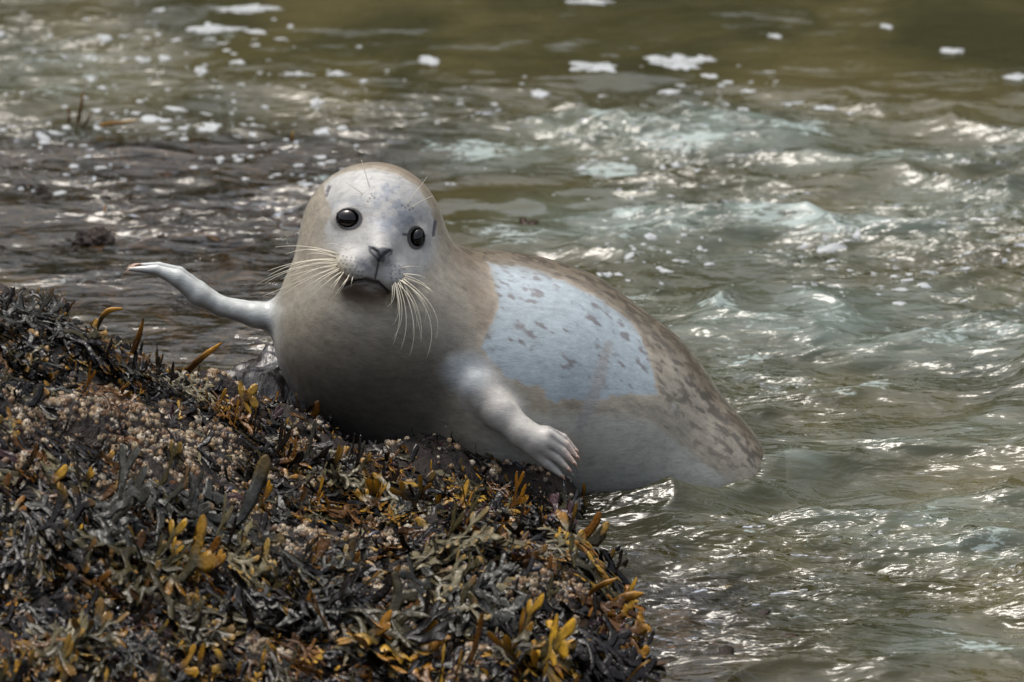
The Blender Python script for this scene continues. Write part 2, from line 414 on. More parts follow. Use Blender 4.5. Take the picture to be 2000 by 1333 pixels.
def water_sheet(x0, x1, dx, y0, y1, dy):
    gx = np.arange(x0, x1 + dx / 2, dx); gy = np.r_[np.arange(y0, 1.0, dy), np.arange(1.0, y1, dy * 1.7)]
    A, B = np.meshgrid(gx, gy, indexing='ij'); xy = np.stack([A.ravel(), B.ravel()], 1)
    px, py = project(np.c_[xy, np.zeros(len(xy))])
    h, chop = waves(xy, px, py)
    wp = fbm(xy / 0.2, 131, 3)
    depth = np.minimum(-bed_z(xy), 0.02 - rock_base(np.clip(xy, -2, 0.8)) + 3 * sstep(0.24, 0.5, xy[:, 0]) + 3 * sstep(0.4, 0.8, xy[:, 1]))
    clar = np.clip(np.exp(-np.maximum(depth, 0) * 5.0), 0, 0.94) * sstep(0.02, 0.12, np.exp(-np.maximum(depth, 0) * 6.5))
    fo = blobs(px, py, FOAM, wp) * (0.86 + 0.28 * fbm(np.stack([xy[:, 0] / 0.16, xy[:, 1] / 0.10], 1), 137, 3)) + 0.08 * sstep(0.003, 0.010, h)
    mi = blobs(px, py, MILK, wp) * (1.15 + 0.5 * wp) * (0.85 + 28 * np.clip(h, -0.02, 0.02))
    idx = np.arange(len(xy)).reshape(A.shape)
    Q = np.stack([idx[:-1, :-1], idx[1:, :-1], idx[1:, 1:], idx[:-1, 1:]], -1).reshape(-1, 4)
    return xy, h, dict(clarity=clar, foam=fo, chop=chop, milk=np.clip(mi, 0, 1)), Q

wxy, wh, wat, wq = water_sheet(-1.12, 1.12, 0.0042, -1.75, 3.6, 0.0052)
# ring the fine sheet with a skirt that runs out to the horizon
n0 = len(wxy); ex0, ex1, ey0, ey1 = wxy[:, 0].min(), wxy[:, 0].max(), wxy[:, 1].min(), wxy[:, 1].max()
edge = ((wxy[:, 0] - ex0 < 0.2) | (ex1 - wxy[:, 0] < 0.2) | (wxy[:, 1] - ey0 < 0.2) | (ey1 - wxy[:, 1] < 0.2))
bd = np.minimum.reduce([wxy[:, 0] - ex0, ex1 - wxy[:, 0], wxy[:, 1] - ey0, ey1 - wxy[:, 1]])
wh = wh * sstep(0.0, 0.06, bd)
B = 2000.0
sk = np.array([(ex0, ey0), (ex1, ey0), (ex1, ey1), (ex0, ey1), (-B, -B), (B, -B), (B, B), (-B, B)], float)
WV = np.r_[np.c_[wxy, wh], np.c_[sk, np.zeros(8)]]
sq = np.array([(n0 + 4, n0 + 5, n0 + 1, n0), (n0 + 5, n0 + 6, n0 + 2, n0 + 1), (n0 + 6, n0 + 7, n0 + 3, n0 + 2), (n0 + 7, n0 + 4, n0, n0 + 3)])
wat = {k: np.r_[v, np.zeros(8)] for k, v in wat.items()}
water = mesh_obj('water', WV, np.r_[wq, sq], M['water'], attrs=wat)
tag(water, 'rippled olive green sea water with foam around the rock', kind='structure')
def water_h(xy):
    xy = np.atleast_2d(xy); px, py = project(np.c_[xy, np.zeros(len(xy))]); return waves(xy, px, py)[0]

# ------------------------------------------------------------------ the sea cliff behind the viewer (its dark edge shows in the seal's eye)
def cliff(name, y0, top0, sgn, seed, label):
    cx_ = np.linspace(-90, 90, 181); cz_ = np.linspace(-1, 1, 41)
    CX, CZ = np.meshgrid(cx_, cz_, indexing='ij'); cq = np.stack([CX.ravel() / 5, CZ.ravel() * 3], 1)
    top = top0 + 0.2 * top0 * fbm(np.stack([CX.ravel() / 9, CX.ravel() * 0], 1), seed, 4)
    CV = np.stack([CX.ravel(), y0 + sgn * (6 * (CZ.ravel() + 1) / 2 + 1.3 * fbm(cq, seed + 2, 4) - 0.0010 * CX.ravel() ** 2), -1 + (top + 1) * (CZ.ravel() + 1) / 2], 1)
    back = CV.reshape(181, 41, 3)[:, -1].copy(); back[:, 1] += sgn * 60
    CV = np.r_[CV, back]; ci2 = np.arange(181 * 41).reshape(181, 41)
    CQ = np.stack([ci2[:-1, :-1], ci2[1:, :-1], ci2[1:, 1:], ci2[:-1, 1:]], -1).reshape(-1, 4)
    bi2 = 181 * 41 + np.arange(181)
    CQ = np.r_[CQ, np.stack([ci2[:-1, -1], ci2[1:, -1], bi2[1:], bi2[:-1]], -1)]
    tag(mesh_obj(name, CV, CQ, M['cliff']), label, kind='structure')
cliff('cliff', -19, 4.5, -1, 181, 'dark sea cliff rising behind the viewpoint')
# the far side of the inlet: its dark face is what the calm brown water mirrors
cliff('far_shore', 24, 15, 1, 191, 'dark rocky shore across the inlet, mirrored in the water')

# ------------------------------------------------------------------ wet boulder behind the weed, with water streaming off it
def lump(c, r, seed, nu=90, nv=60, amp=0.12, fr=3.0):
    V = []
    for j in range(nv + 1):
        th = math.pi * j / nv
        for i in range(nu):
            ph = 2 * math.pi * i / nu; V.append((math.sin(th) * math.cos(ph), math.sin(th) * math.sin(ph), math.cos(th)))
    V = np.array(V); k = 1 + amp * fbm(V * fr + seed, seed, 4)
    F = [(j * nu + i, (j + 1) * nu + i, (j + 1) * nu + (i + 1) % nu, j * nu + (i + 1) % nu) for j in range(nv) for i in range(nu)]
    return V * k[:, None] * np.array(r) + np.array(c), np.array(F)
V, F = lump((-0.335, 0.17, -0.035), (0.20, 0.17, 0.195), 3, 120, 80, 0.10)
tag(mesh_obj('boulder', V, F, M['wetrock']), 'glistening grey boulder with water streaming off it, left of the seal', 'rock')
for (px, py, r, seed, lab) in [(185, 462, .026, 5, 'small dark stone breaking the surface near the left edge'), (85, 395, .022, 9, 'smallest brown stone awash at the far left')]:
    p = on_z(px, py, 0.0)
    V, F = lump((p[0], p[1], -0.008), (r * 1.3, r * 1.2, r * 0.75), seed, 40, 24, 0.35)
    tag(mesh_obj('stone', V, F, M['rock']), lab, 'stone', 'stones awash in the shallows')

# ------------------------------------------------------------------ the seal (one continuous skin from a distance field)
# coordinates here: photo pixels across, photo pixels down, pixels towards the viewer
def d_chain(P, pts):
    """chain of round cones (the hull of two balls)"""
    d = None
    for (a, b) in zip(pts[:-1], pts[1:]):
        A = np.array(a[:3], np.float32); B = np.array(b[:3], np.float32); AB = B - A
        l2 = float(AB @ AB); rd = a[3] - b[3]; a2 = l2 - rd * rd
        pa = P - A; y = pa @ AB; z = y - l2
        q = pa * l2 - AB * y[:, None]; x2 = (q.astype(np.float64) ** 2).sum(1)
        y = y.astype(np.float64); z = z.astype(np.float64); y2 = y * y * l2; z2 = z * z * l2
        k = np.sign(rd) * rd * rd * x2
        di = np.where(np.sign(z) * a2 * z2 > k, np.sqrt(x2 + z2) / l2 - b[3],
                      np.where(np.sign(y) * a2 * y2 < k, np.sqrt(x2 + y2) / l2 - a[3], (np.sqrt(x2 * max(a2, 0) / l2) + y * rd) / l2 - a[3])).astype(np.float32)
        d = di if d is None else smin(d, di, min(a[3], b[3]) * 0.5)
    return d

def smin(a, b, k):
    h = np.clip(0.5 + 0.5 * (b - a) / k, 0, 1)
    return b + (a - b) * h - k * h * (1 - h)

def smax(a, b, k): return -smin(-a, -b, k)

def d_ell(P, c, r, roll=0.0, yaw=0.0):
    q = P - np.array(c, np.float32)
    if roll:
        ca, sa = math.cos(roll), math.sin(roll)
        q = np.stack([q[:, 0] * ca + q[:, 1] * sa, -q[:, 0] * sa + q[:, 1] * ca, q[:, 2]], 1)
    if yaw:
        ca, sa = math.cos(yaw), math.sin(yaw)
        q = np.stack([q[:, 0] * ca + q[:, 2] * sa, q[:, 1], -q[:, 0] * sa + q[:, 2] * ca], 1)
    r = np.array(r, np.float32)
    k0 = np.sqrt(((q / r) ** 2).sum(1)); k1 = np.sqrt(((q / (r * r)) ** 2).sum(1)) + 1e-9
    return k0 * (k0 - 1) / k1

ROLL = math.radians(15)
EYES = []      # filled after the first look at the plain head: (centre, radius, outward)
GROOVES = []   # (points with radius, blend)

BODY = [(736, 560, -20, 126), (746, 646, -40, 188), (890, 735, -100, 204), (1050, 757, -138, 222), (1195, 823, -145, 190), (1348, 930, -145, 138), (1470, 1028, -145, 98), (1560, 1130, -150, 60), (1600, 1180, -150, 40)]
ARM = [(892, 716, 62, 48), (930, 756, 106, 39), (978, 806, 126, 33), (1022, 847, 140, 27), (1050, 862, 146, 29)]
FINGERS = [[(1040, 872, 146, 19), (1070, 905, 150, 11), (1100, 932, 150, 3.5)],
           [(1062, 870, 156, 18), (1088, 895, 158, 9), (1113, 919, 158, 3.5)],
           [(1068, 862, 158, 18), (1099, 882, 158, 8.5), (1124, 907, 156, 3.5)],
           [(1070, 854, 154, 18), (1105, 869, 152, 8), (1129, 895, 148, 3.5)],
           [(1068, 848, 146, 16), (1100, 855, 144, 8), (1127, 882, 138, 3.5)]]
LFLIP = [[(560, 622, -40, 32), (500, 616, -30, 24), (432, 600, -20, 17.5), (388, 576, -10, 21), (346, 543, 0, 17), (305, 527, 4, 10), (252, 526, 6, 3.5)],
         [(560, 622, -60, 34), (500, 610, -74, 20), (432, 592, -84, 13), (390, 563, -84, 13), (350, 532, -66, 11), (310, 519, -56, 7), (268, 518, -46, 3.5)]]

def _near(P, x0, x1, y0, y1, z0=-999, z1=999):
    return np.nonzero((P[:, 0] > x0) & (P[:, 0] < x1) & (P[:, 1] > y0) & (P[:, 1] < y1) & (P[:, 2] > z0) & (P[:, 2] < z1))[0]

def _head(P, d):
    neck = d_chain(P, [(728, 470, 0, 122), (730, 540, 16, 130), (738, 620, 6, 154), (740, 660, -20, 170)])
    head = d_ell(P, (727, 452, 12), (135, 133, 150), ROLL)
    head = smin(head, d_ell(P, (745, 430, 60), (84, 88, 105), ROLL), 50)               # forehead to face
    head = smin(head, d_ell(P, (662, 500, 40), (58, 58, 88), ROLL), 34)                # cheeks
    head = smin(head, d_ell(P, (803, 512, 30), (54, 58, 88), ROLL), 34)
    i = _near(P, 560, 900, 340, 690, 0)
    if len(i):
        Q = P[i]; h = head[i]
        h = smin(h, d_ell(Q, (734, 510, 125), (70, 52, 92), ROLL), 45)                 # muzzle
        h = smin(h, d_chain(Q, [(748, 430, 128, 38), (744, 470, 180, 26), (742, 497, 218, 17)]), 30)
        h = smin(h, d_ell(Q, (697, 525, 186), (46, 33, 42), ROLL + 0.1, 0.25), 18)     # whisker pads
        h = smin(h, d_ell(Q, (765, 541, 183), (39, 34, 42), ROLL + 0.35, -0.35), 18)
        h = smin(h, d_ell(Q, (713, 566, 150), (46, 24, 58), ROLL + 0.1), 14)           # chin
        head[i] = h
    d = smin(d, neck, 40)
    return smin(d, head, 36)

def sdf(P):
    P = P.astype(np.float32)
    d = d_chain(P, BODY)
    d = smin(d, d_ell(P, (955, 596, -145), (130, 84, 112)), 70)                       # shoulder hump
    i = _near(P, 480, 990, 240, 870)
    if len(i): d[i] = _head(P[i], d[i])
    i = _near(P, 770, 1170, 610, 980, -30)                                             # arm and hand
    if len(i):
        Q = P[i]
        arm = d_chain(Q, ARM)
        j = _near(Q, 980, 1170, 800, 980, 90)
        if len(j):
            T = Q[j]; a = smin(arm[j], d_ell(T, (1060, 866, 148), (36, 22, 20), 0.75), 14)
            fing = None
            for f in FINGERS:
                df = d_chain(T, f); fing = df if fing is None else smin(fing, df, 6.0)
            arm[j] = smin(a, fing, 8)
        d[i] = smin(d[i], arm, 12)
    i = _near(P, 200, 660, 460, 720)
    if len(i):
        Q = P[i]
        lf = smin(d_chain(Q, LFLIP[0]), d_chain(Q, LFLIP[1]), 22)
        d[i] = smin(d[i], lf, 26)
    for (c, r, ex, rl) in EYES:                                                        # swollen lids, then the socket
        c = np.array(c); i = _near(P, c[0] - 60, c[0] + 60, c[1] - 60, c[1] + 60, c[2] - 60)
        if not len(i): continue
        Q = P[i]
        a = smin(d[i], d_ell(Q, tuple(c - np.array([0, 0, 5])), (r * ex + 5, r + 4, r + 3), rl), 10)
        d[i] = smax(a, -d_ell(Q, tuple(c + np.array([0, 0, 7])), (r * ex - 1.5, r - 4.0, r + 4), rl), 2.5)
    for (pts, k) in GROOVES:
        q = np.array(pts); m = 25
        i = _near(P, q[:, 0].min() - m, q[:, 0].max() + m, q[:, 1].min() - m, q[:, 1].max() + m, q[:, 2].min() - m)
        if len(i): d[i] = smax(d[i], -d_chain(P[i], pts), k)
    return d

def surf_n(px, py, start=330.0):
    p = np.array([[px, py, start]], np.float32)
    for _ in range(80):
        d = float(sdf(p)[0])
        if d < 0.15: break
        p[0, 2] -= max(d * 0.8, 0.15)
    return float(p[0, 2])

def grad(P, h=1.0):
    g = np.zeros_like(P)
    for k in range(3):
        e = np.zeros(3, np.float32); e[k] = h
        g[:, k] = (sdf(P + e) - sdf(P - e)) / (2 * h)
    return g

nL = surf_n(682, 428); nR = surf_n(814, 464)
EYES = [((682, 428, nL - 16.5), 22.5, 1.16, 0.14), ((813, 465, nR - 17.5), 23.5, 0.76, 0.22)]
def sg(pts, r, k, sink=0.0):
    out = []
    for q in pts:
        rr = q[2] if len(q) > 2 else r
        out.append((q[0], q[1], surf_n(q[0], q[1]) - sink, rr))
    return (out, k)
_g = [sg([(668, 561, 2.5), (690, 551, 5), (714, 548, 6), (738, 554, 5), (758, 571, 2.5)], 5, 4),     # mouth
      sg([(741, 508, 3), (737, 524, 2.2), (733, 542, 2.5)], 2, 3),                               # philtrum
      sg([(727, 486, 2.5), (736, 493, 3.8), (741, 502, 2.5)], 3, 3),                             # nostrils
      sg([(762, 490, 2.5), (752, 497, 3.8), (746, 505, 2.5)], 3, 3),
      sg([(636, 382, 1.2), (640, 374, 3.6), (645, 365, 2)], 4, 4), sg([(847, 462, 1.2), (849, 448, 3.4), (850, 432, 1.5)], 4, 4)]           # ears
GROOVES = _g


VOX = 3.6
lo = np.array([228, 300, -400.0]); hi = np.array([1624, 1210, 290.0])
dims = np.ceil((hi - lo) / VOX).astype(int) + 1
CB = 6
cd = np.ceil(dims / CB).astype(int) + 1
ci = np.stack(np.meshgrid(*[np.arange(n) for n in cd], indexing='ij'), -1).reshape(-1, 3)
cc = lo + (ci * CB + CB / 2) * VOX
dc = np.concatenate([sdf(cc[i:i + 200000]) for i in range(0, len(cc), 200000)])
val = np.full(tuple(cd * CB), 99.0, np.float32)
vb = val.reshape(cd[0], CB, cd[1], CB, cd[2], CB)
vb[:] = np.where(dc.reshape(cd) < 0, -99.0, 99.0)[:, None, :, None, :, None]
act = ci[np.abs(dc) < CB * VOX * 1.15]
off = np.stack(np.meshgrid(*[np.arange(CB)] * 3, indexing='ij'), -1).reshape(-1, 3)
for s in range(0, len(act), 1500):
    a = act[s:s + 1500]
    idx = (a[:, None, :] * CB + off[None]).reshape(-1, 3)
    val[idx[:, 0], idx[:, 1], idx[:, 2]] = sdf(lo + idx * VOX)
inside = val < 0
cell = np.zeros(tuple(np.array(val.shape) - 1), np.uint8)
for dx in (0, 1):
    for dy in (0, 1):
        for dz in (0, 1):
            cell += inside[dx:dx + cell.shape[0], dy:dy + cell.shape[1], dz:dz + cell.shape[2]]
ac = np.argwhere((cell > 0) & (cell < 8))
vid = np.full(cell.shape, -1, np.int32); vid[ac[:, 0], ac[:, 1], ac[:, 2]] = np.arange(len(ac))
SV = (lo + (ac + 0.5) * VOX).astype(np.float32)
quads = []
for ax in range(3):
    u, v = [(1, 2), (2, 0), (0, 1)][ax]
    A = [slice(None)] * 3; B = [slice(None)] * 3; A[ax] = slice(0, -1); B[ax] = slice(1, None)
    ia, ib = inside[tuple(A)], inside[tuple(B)]
    e = np.argwhere(ia != ib)
    e = e[(e[:, u] > 0) & (e[:, v] > 0) & (e < np.array(cell.shape)).all(1)]
    def cid(du, dv):
        q = e.copy(); q[:, u] -= du; q[:, v] -= dv; return vid[q[:, 0], q[:, 1], q[:, 2]]
    Q = np.stack([cid(1, 1), cid(0, 1), cid(0, 0), cid(1, 0)], 1)
    flip = ~ia[e[:, 0], e[:, 1], e[:, 2]]
    Q[flip] = Q[flip][:, ::-1]
    quads.append(Q)
SF = np.concatenate(quads); SF = SF[(SF >= 0).all(1)]

def settle(V, it=3):
    for _ in range(it):
        g = grad(V); d = sdf(V)
        V = V - g * (np.clip(d, -3, 3) / np.maximum((g * g).sum(1), 0.1))[:, None] * 0.9
    return V
SV = settle(SV, 3)
# finer skin on the face and the near hand
bm = bmesh.new()
_me = bpy.data.meshes.new('tmp'); _me.vertices.add(len(SV)); _me.vertices.foreach_set('co', SV.ravel())
_me.loops.add(SF.size); _me.loops.foreach_set('vertex_index', SF.astype(np.int32).ravel())
_me.polygons.add(len(SF)); _me.polygons.foreach_set('loop_start', np.arange(0, SF.size, 4, dtype=np.int32)); _me.polygons.foreach_set('loop_total', np.full(len(SF), 4, np.int32))
_me.update(calc_edges=True); bm.from_mesh(_me)
es = []
for e_ in bm.edges:
    c = (e_.verts[0].co + e_.verts[1].co) / 2
    if (610 < c.x < 865 and 345 < c.y < 610 and c.z > 60) or (1005 < c.x < 1140 and 825 < c.y < 945 and c.z > 100): es.append(e_)
bmesh.ops.subdivide_edges(bm, edges=es, cuts=1, use_grid_fill=True)
bmesh.ops.triangulate(bm, faces=[f for f in bm.faces if len(f.verts) != 4])
bm.to_mesh(_me); bm.free()
SV = np.zeros(len(_me.vertices) * 3, np.float32); _me.vertices.foreach_get('co', SV); SV = SV.reshape(-1, 3)
SFl = [tuple(p.vertices) for p in _me.polygons]
SV = settle(SV, 2)
SN = grad(SV); SN /= np.linalg.norm(SN, axis=1, keepdims=True) + 1e-9

def polysd(x, y, pts):
    """signed distance (negative inside) to a polygon"""
    pts = np.array(pts, float); d = np.full(x.shape, 1e9); ins = np.zeros(x.shape, bool)
    for a, b in zip(pts, np.roll(pts, -1, 0)):
        ex, ey = b - a; wx, wy = x - a[0], y - a[1]
        t = np.clip((wx * ex + wy * ey) / (ex * ex + ey * ey), 0, 1)
        d = np.minimum(d, (wx - ex * t) ** 2 + (wy - ey * t) ** 2)
        c = ((a[1] <= y) != (b[1] <= y))
        with np.errstate(divide='ignore', invalid='ignore'):
            xi = a[0] + (y - a[1]) / (b[1] - a[1] if b[1] != a[1] else 1e-9) * (b[0] - a[0])
        ins ^= c & (x < xi)
    d = np.sqrt(d); return np.where(ins, -d, d)

X, Y, Z = SV[:, 0].astype(float), SV[:, 1].astype(float), SV[:, 2].astype(float)
NX, NY, NZ = SN.T
def lerp(a, b, t): return a + (np.asarray(b) - a) * t[:, None]
al = 0.55                                       # the hair lies along the body, down to the right
S1 = X * math.cos(al) + Y * math.sin(al); S2 = -X * math.sin(al) + Y * math.cos(al)
front = sstep(-60, 10, Z)
C = np.tile(np.array([0.355, 0.318, 0.250]), (len(SV), 1)); wet = np.ones(len(SV))
nz = fbm(np.stack([S1 / 60, S2 / 22, Z / 40], 1), 3, 4)
C = C * (1 + 0.10 * nz + 0.10 * vnoise(np.stack([S1 / 36, S2 / 3.6, Z / 12], 1), 66) + 0.07 * vnoise(np.stack([S1 / 15, S2 / 2.6, Z / 8], 1), 67))[:, None]
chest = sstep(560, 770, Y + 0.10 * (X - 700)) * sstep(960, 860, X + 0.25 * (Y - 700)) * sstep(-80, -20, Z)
C = lerp(C, (0.075, 0.070, 0.060), chest * 0.9)  # wet chest fur, with shade painted in, deepening towards the belly
# saddle: brown back with flecks
dors = -0.75 * NY - 0.55 * NZ + 0.25 * NX
bk = sstep(-0.02, 0.45, dors + 0.22 * nz) * sstep(840, 930, X)
C = lerp(C, (0.165, 0.136, 0.095), bk * 0.9)
rear = sstep(1180, 1300, X)
fl = fbm(np.stack([S1 / 22, S2 / 8, Z / 18], 1), 11, 4)
C = lerp(C, (0.088, 0.074, 0.052), sstep(0.1, 0.8, fl + 0.35 * bk + 0.25 * rear * sstep(-0.35, 0.4, dors)) * np.maximum(bk, rear * sstep(-0.75, 0.1, dors)) * 0.85)
# grey-green wet underside of the flank, painted paler for light bounced off water
low = sstep(-6, 26, Y + 8 * nz - np.interp(X, [1040, 1200, 1270, 1330, 1380, 1430, 1480], [796, 803, 822, 858, 898, 934, 985])) * sstep(900, 1000, X)
C = lerp(C, (0.47, 0.475, 0.43), low * 0.88)
# dry silver saddle patch on the flank
jag = (3 + 5 * sstep(720, 770, Y)) * fbm(np.stack([X / 34, Y / 34], 1), 21, 3) + 1.5 * vnoise(np.stack([S1 / 14, S2 / 4], 1), 5)
patch = polysd(X, Y, [(952, 512), (1030, 522), (1100, 550), (1178, 588), (1230, 630), (1260, 674), (1280, 735), (1283, 770), (1230, 766), (1180, 778), (1130, 784), (1088, 781), (1050, 757), (1010, 737), (985, 738), (950, 693), (936, 680), (955, 640), (973, 600), (966, 550)]) + jag
pm = sstep(2.5, -3, patch + 2 * vnoise(np.stack([S1 / 30, S2 / 5], 1), 77)) * front
sil = np.array([0.36, 0.425, 0.46]) * (1 + 0.06 * nz)[:, None]
C = lerp(C, 0, pm * 0) * (1 - pm)[:, None] + sil * pm[:, None]
wet = wet * (1 - pm)
rim = np.exp(-((patch - 3) / 4.0) ** 2) * front
C = lerp(C, (0.52, 0.44, 0.33), rim * 0.35)
fl2 = vnoise(np.stack([S1 / 21, S2 / 9, Z / 20], 1), 31) + 0.4 * vnoise(np.stack([S1 / 9, S2 / 5, Z / 9], 1), 32)
spot = sstep(0.10, 0.55, fl2 + 0.35 * vnoise(np.stack([X / 90, Y / 60], 1), 8) - 0.9 * sstep(-40, 150, Y - 600 - 0.30 * (X - 1000))) * pm
C = lerp(C, (0.165, 0.155, 0.155), spot * 0.85)
# brown shoulder in front of the patch
sh = sstep(10, -14, polysd(X, Y, [(880, 484), (960, 500), (975, 590), (955, 655), (925, 640), (905, 560)]) + jag * 1.5) * front
C = lerp(C, (0.25, 0.20, 0.145), sh * (0.5 + 0.35 * sstep(-0.3, 0.5, nz)))
# a wet run down the flank
tr = polysd(X, Y, [(1185, 672), (1192, 674), (1170, 780), (1136, 838), (1126, 838), (1150, 770)])
C = lerp(C, (0.34, 0.34, 0.33), sstep(9, -3, tr + 2 * nz) * front * 0.75)
scar = np.hypot((X - 1316) / 0.6, Y - 797)
C = lerp(C, (0.50, 0.52, 0.50), sstep(12, 2, scar + 5 * fl) * front * 0.5)
# pale line painted where the sunlit flank turns into shade
ln = np.abs(Y - np.interp(X, [1040, 1100, 1200, 1270, 1330, 1380, 1430], [800, 806, 803, 822, 858, 898, 930]) + 4 * vnoise(np.stack([X / 14, X * 0 + 3], 1), 4))
C = lerp(C, (0.66, 0.54, 0.38), sstep(4.5, 1.0, ln) * front * sstep(1040, 1080, X) * sstep(1440, 1420, X) * 0.22 * sstep(-0.2, 0.4, fl))
# near arm and hand: pale
armd = polysd(X, Y, [(878, 700), (930, 692), (965, 715), (1005, 770), (1045, 828), (1095, 838), (1140, 885), (1130, 925), (1100, 945), (1050, 912), (1005, 888), (935, 812), (900, 768)])
am = sstep(16, -14, armd + 1.0 * jag) * sstep(50, 90, Z)
C = lerp(C, (0.50, 0.48, 0.44), am); wet = wet * (1 - 0.5 * am)
sho = sstep(22, -20, np.hypot((X - 912) / 42, (Y - 728) / 34) * 34 - 34 + 0.5 * jag) * sstep(60, 90, Z)
C = lerp(C, (0.36, 0.405, 0.425), sho * 0.8)
# grooves between the digits
hand = sstep(1060, 1080, X) * am
fmin = np.min([d_chain(SV, f) for f in FINGERS], axis=0)
srt = np.sort([d_chain(SV, f) for f in FINGERS], axis=0)
web = sstep(5.0, 0.5, srt[1] - srt[0]) * hand
C = lerp(C, (0.10, 0.09, 0.10), web * 0.75)
C = lerp(C, (0.62, 0.42, 0.32), sstep(1090, 1118, X) * hand * (1 - web) * 0.6)
# far flipper: pale silver, wet
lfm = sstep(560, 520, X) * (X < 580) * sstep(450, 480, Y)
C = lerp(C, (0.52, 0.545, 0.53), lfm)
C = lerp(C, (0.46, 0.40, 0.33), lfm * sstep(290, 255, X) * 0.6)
C = lerp(C, (0.20, 0.18, 0.15), lfm * sstep(0.2, 0.7, NY) * 0.6)  # shade under the flipper painted onto its downward-facing side
# face: dry white mask with soft lower edge
hz = sstep(-10, 40, Z)
face = polysd(X, Y, [(634, 362), (650, 346), (685, 335), (730, 332), (775, 341), (815, 366), (842, 408), (853, 460), (848, 505), (815, 545), (770, 560), (700, 552), (664, 510), (640, 480), (634, 448), (648, 415), (638, 385)])
edge = np.where(Y < 460, 4.0, 16.0)
fm = sstep(1, -1, (face + 0.35 * jag) / edge) * hz
C = lerp(C, (0.43, 0.43, 0.415), fm * 0.92); wet = wet * (1 - fm)
# brown cap behind the mask, tan cheek and neck
cap = sstep(0, 14, face) * sstep(400, 350, Y - 0.45 * (X - 720)) * sstep(640, 740, X) * (Y < 480)
C = lerp(C, (0.27, 0.215, 0.155), cap * (0.75 + 0.2 * nz))
# bluish grey bridge, brows and pads
fz = fbm(np.stack([X / 16, Y / 16], 1), 41, 3)
br = np.exp(-(((X - 757 - 0.1 * (430 - Y)) / 24) ** 2)) * sstep(345, 365, Y) * sstep(480, 440, Y) + np.exp(-(((X - 800) / 24) ** 2 + ((Y - 428) / 24) ** 2)) + 0.8 * np.exp(-(((X - 716) / 22) ** 2 + ((Y - 402) / 14) ** 2)) + 0.5 * np.exp(-(((X - 668) / 40) ** 2 + ((Y - 398) / 14) ** 2))
C = lerp(C, (0.26, 0.29, 0.335), np.clip(br * (0.6 + 0.9 * fz), 0, 1) * fm * 0.85)
pad = np.clip(np.exp(-(((X - 708) / 27) ** 2 + ((Y - 513) / 22) ** 2)) + np.exp(-(((X - 775) / 25) ** 2 + ((Y - 530) / 26) ** 2)), 0, 1)
C = lerp(C, (0.11, 0.12, 0.145), pad * (0.75 + 0.6 * fz).clip(0, 1) * hz * 0.92)
spk = sstep(0.30, 0.75, vnoise(np.stack([X / 6, Y / 6], 1), 51) + 0.5 * fz) * fm * sstep(470, 430, Y) * np.exp(-((X - 765) / 60) ** 2)
C = lerp(C, (0.22, 0.235, 0.26), spk * 0.65)
pyel = np.exp(-(((X - 668) / 22) ** 2 + ((Y - 520) / 18) ** 2)) * hz
C = lerp(C, (0.60, 0.52, 0.36), pyel * 0.4)
# whisker pores
pores = []
for r_ in range(6):
    for c_ in range(7):
        pores.append((652 + c_ * 9 + (r_ % 2) * 4 + random.uniform(-2, 2), 498 + r_ * 8 + c_ * 1.5 + random.uniform(-2, 2)))
for r_ in range(5):
    for c_ in range(4):
        pores.append((765 + c_ * 8 + random.uniform(-2, 2), 520 + r_ * 8 + random.uniform(-2, 2)))
for q in [(722, 388), (727, 383), (718, 394), (731, 387), (725, 379), (785, 402), (792, 406), (797, 402), (800, 410), (806, 407)]: pores.append(q)
for (a, b_) in pores:
    C = lerp(C, (0.05, 0.05, 0.06), sstep(2.7, 1.0, np.hypot(X - a, Y - b_)) * hz * 0.7)
# nose leather, lips, mouth, chin
nose = polysd(X, Y, [(719, 480), (742, 484), (768, 487), (765, 497), (755, 503), (749, 513), (738, 512), (731, 502), (722, 492)])
C = lerp(C, (0.040, 0.043, 0.056), sstep(2.5, -1.5, nose + 1.0 * fz) * hz * 0.92)
def line_mask(pts, w0, w1):
    pts = np.array(pts, float); d = np.full(X.shape, 1e9)
    for a, b in zip(pts[:-1], pts[1:]):
        e = b - a; t = np.clip(((X - a[0]) * e[0] + (Y - a[1]) * e[1]) / (e @ e), 0, 1)
        d = np.minimum(d, np.hypot(X - a[0] - t * e[0], Y - a[1] - t * e[1]))
    return sstep(w1, w0, d) * hz
C = lerp(C, (0.03, 0.03, 0.035), line_mask([(741, 506), (737, 524), (733, 544)], 0.8, 3.0) * 0.9)
C = lerp(C, (0.015, 0.012, 0.012), line_mask([(668, 561), (690, 551), (714, 548), (738, 554), (758, 571)], 3, 6.5))
chm = sstep(6, -6, polysd(X, Y, [(664, 562), (690, 553), (714, 551), (738, 557), (758, 574), (750, 596), (715, 600), (672, 588)])) * sstep(60, 110, Z)
C = lerp(C, (0.085, 0.060, 0.045), chm * (0.92 - 0.55 * sstep(572, 598, Y)))
for pts in ([(727, 486), (736, 493), (741, 502)], [(762, 490), (752, 497), (746, 505)]):
    C = lerp(C, (0.012, 0.012, 0.015), line_mask(pts, 1.5, 4.0))
for pts in ([(637, 382), (643, 366)], [(847, 460), (850, 434)]):
    C = lerp(C, (0.05, 0.045, 0.055), line_mask(pts, 1.5, 5.0) * 0.9)
for (c, r, ex, rl) in EYES:
    q = np.hypot((X - c[0]) / ex, Y - c[1])
    C = lerp(C, (0.30, 0.25, 0.20), sstep(r + 10, r + 1, q) * hz * 0.30)
    C = lerp(C, (0.02, 0.018, 0.02), sstep(r + 1.8, r - 1.2, q) * hz * 0.97)
C = lerp(C, (0.03, 0.03, 0.035), line_mask([(797, 459), (788, 458)], 1.5, 4) * 0.9)
C = np.clip(C, 0.005, 0.85)

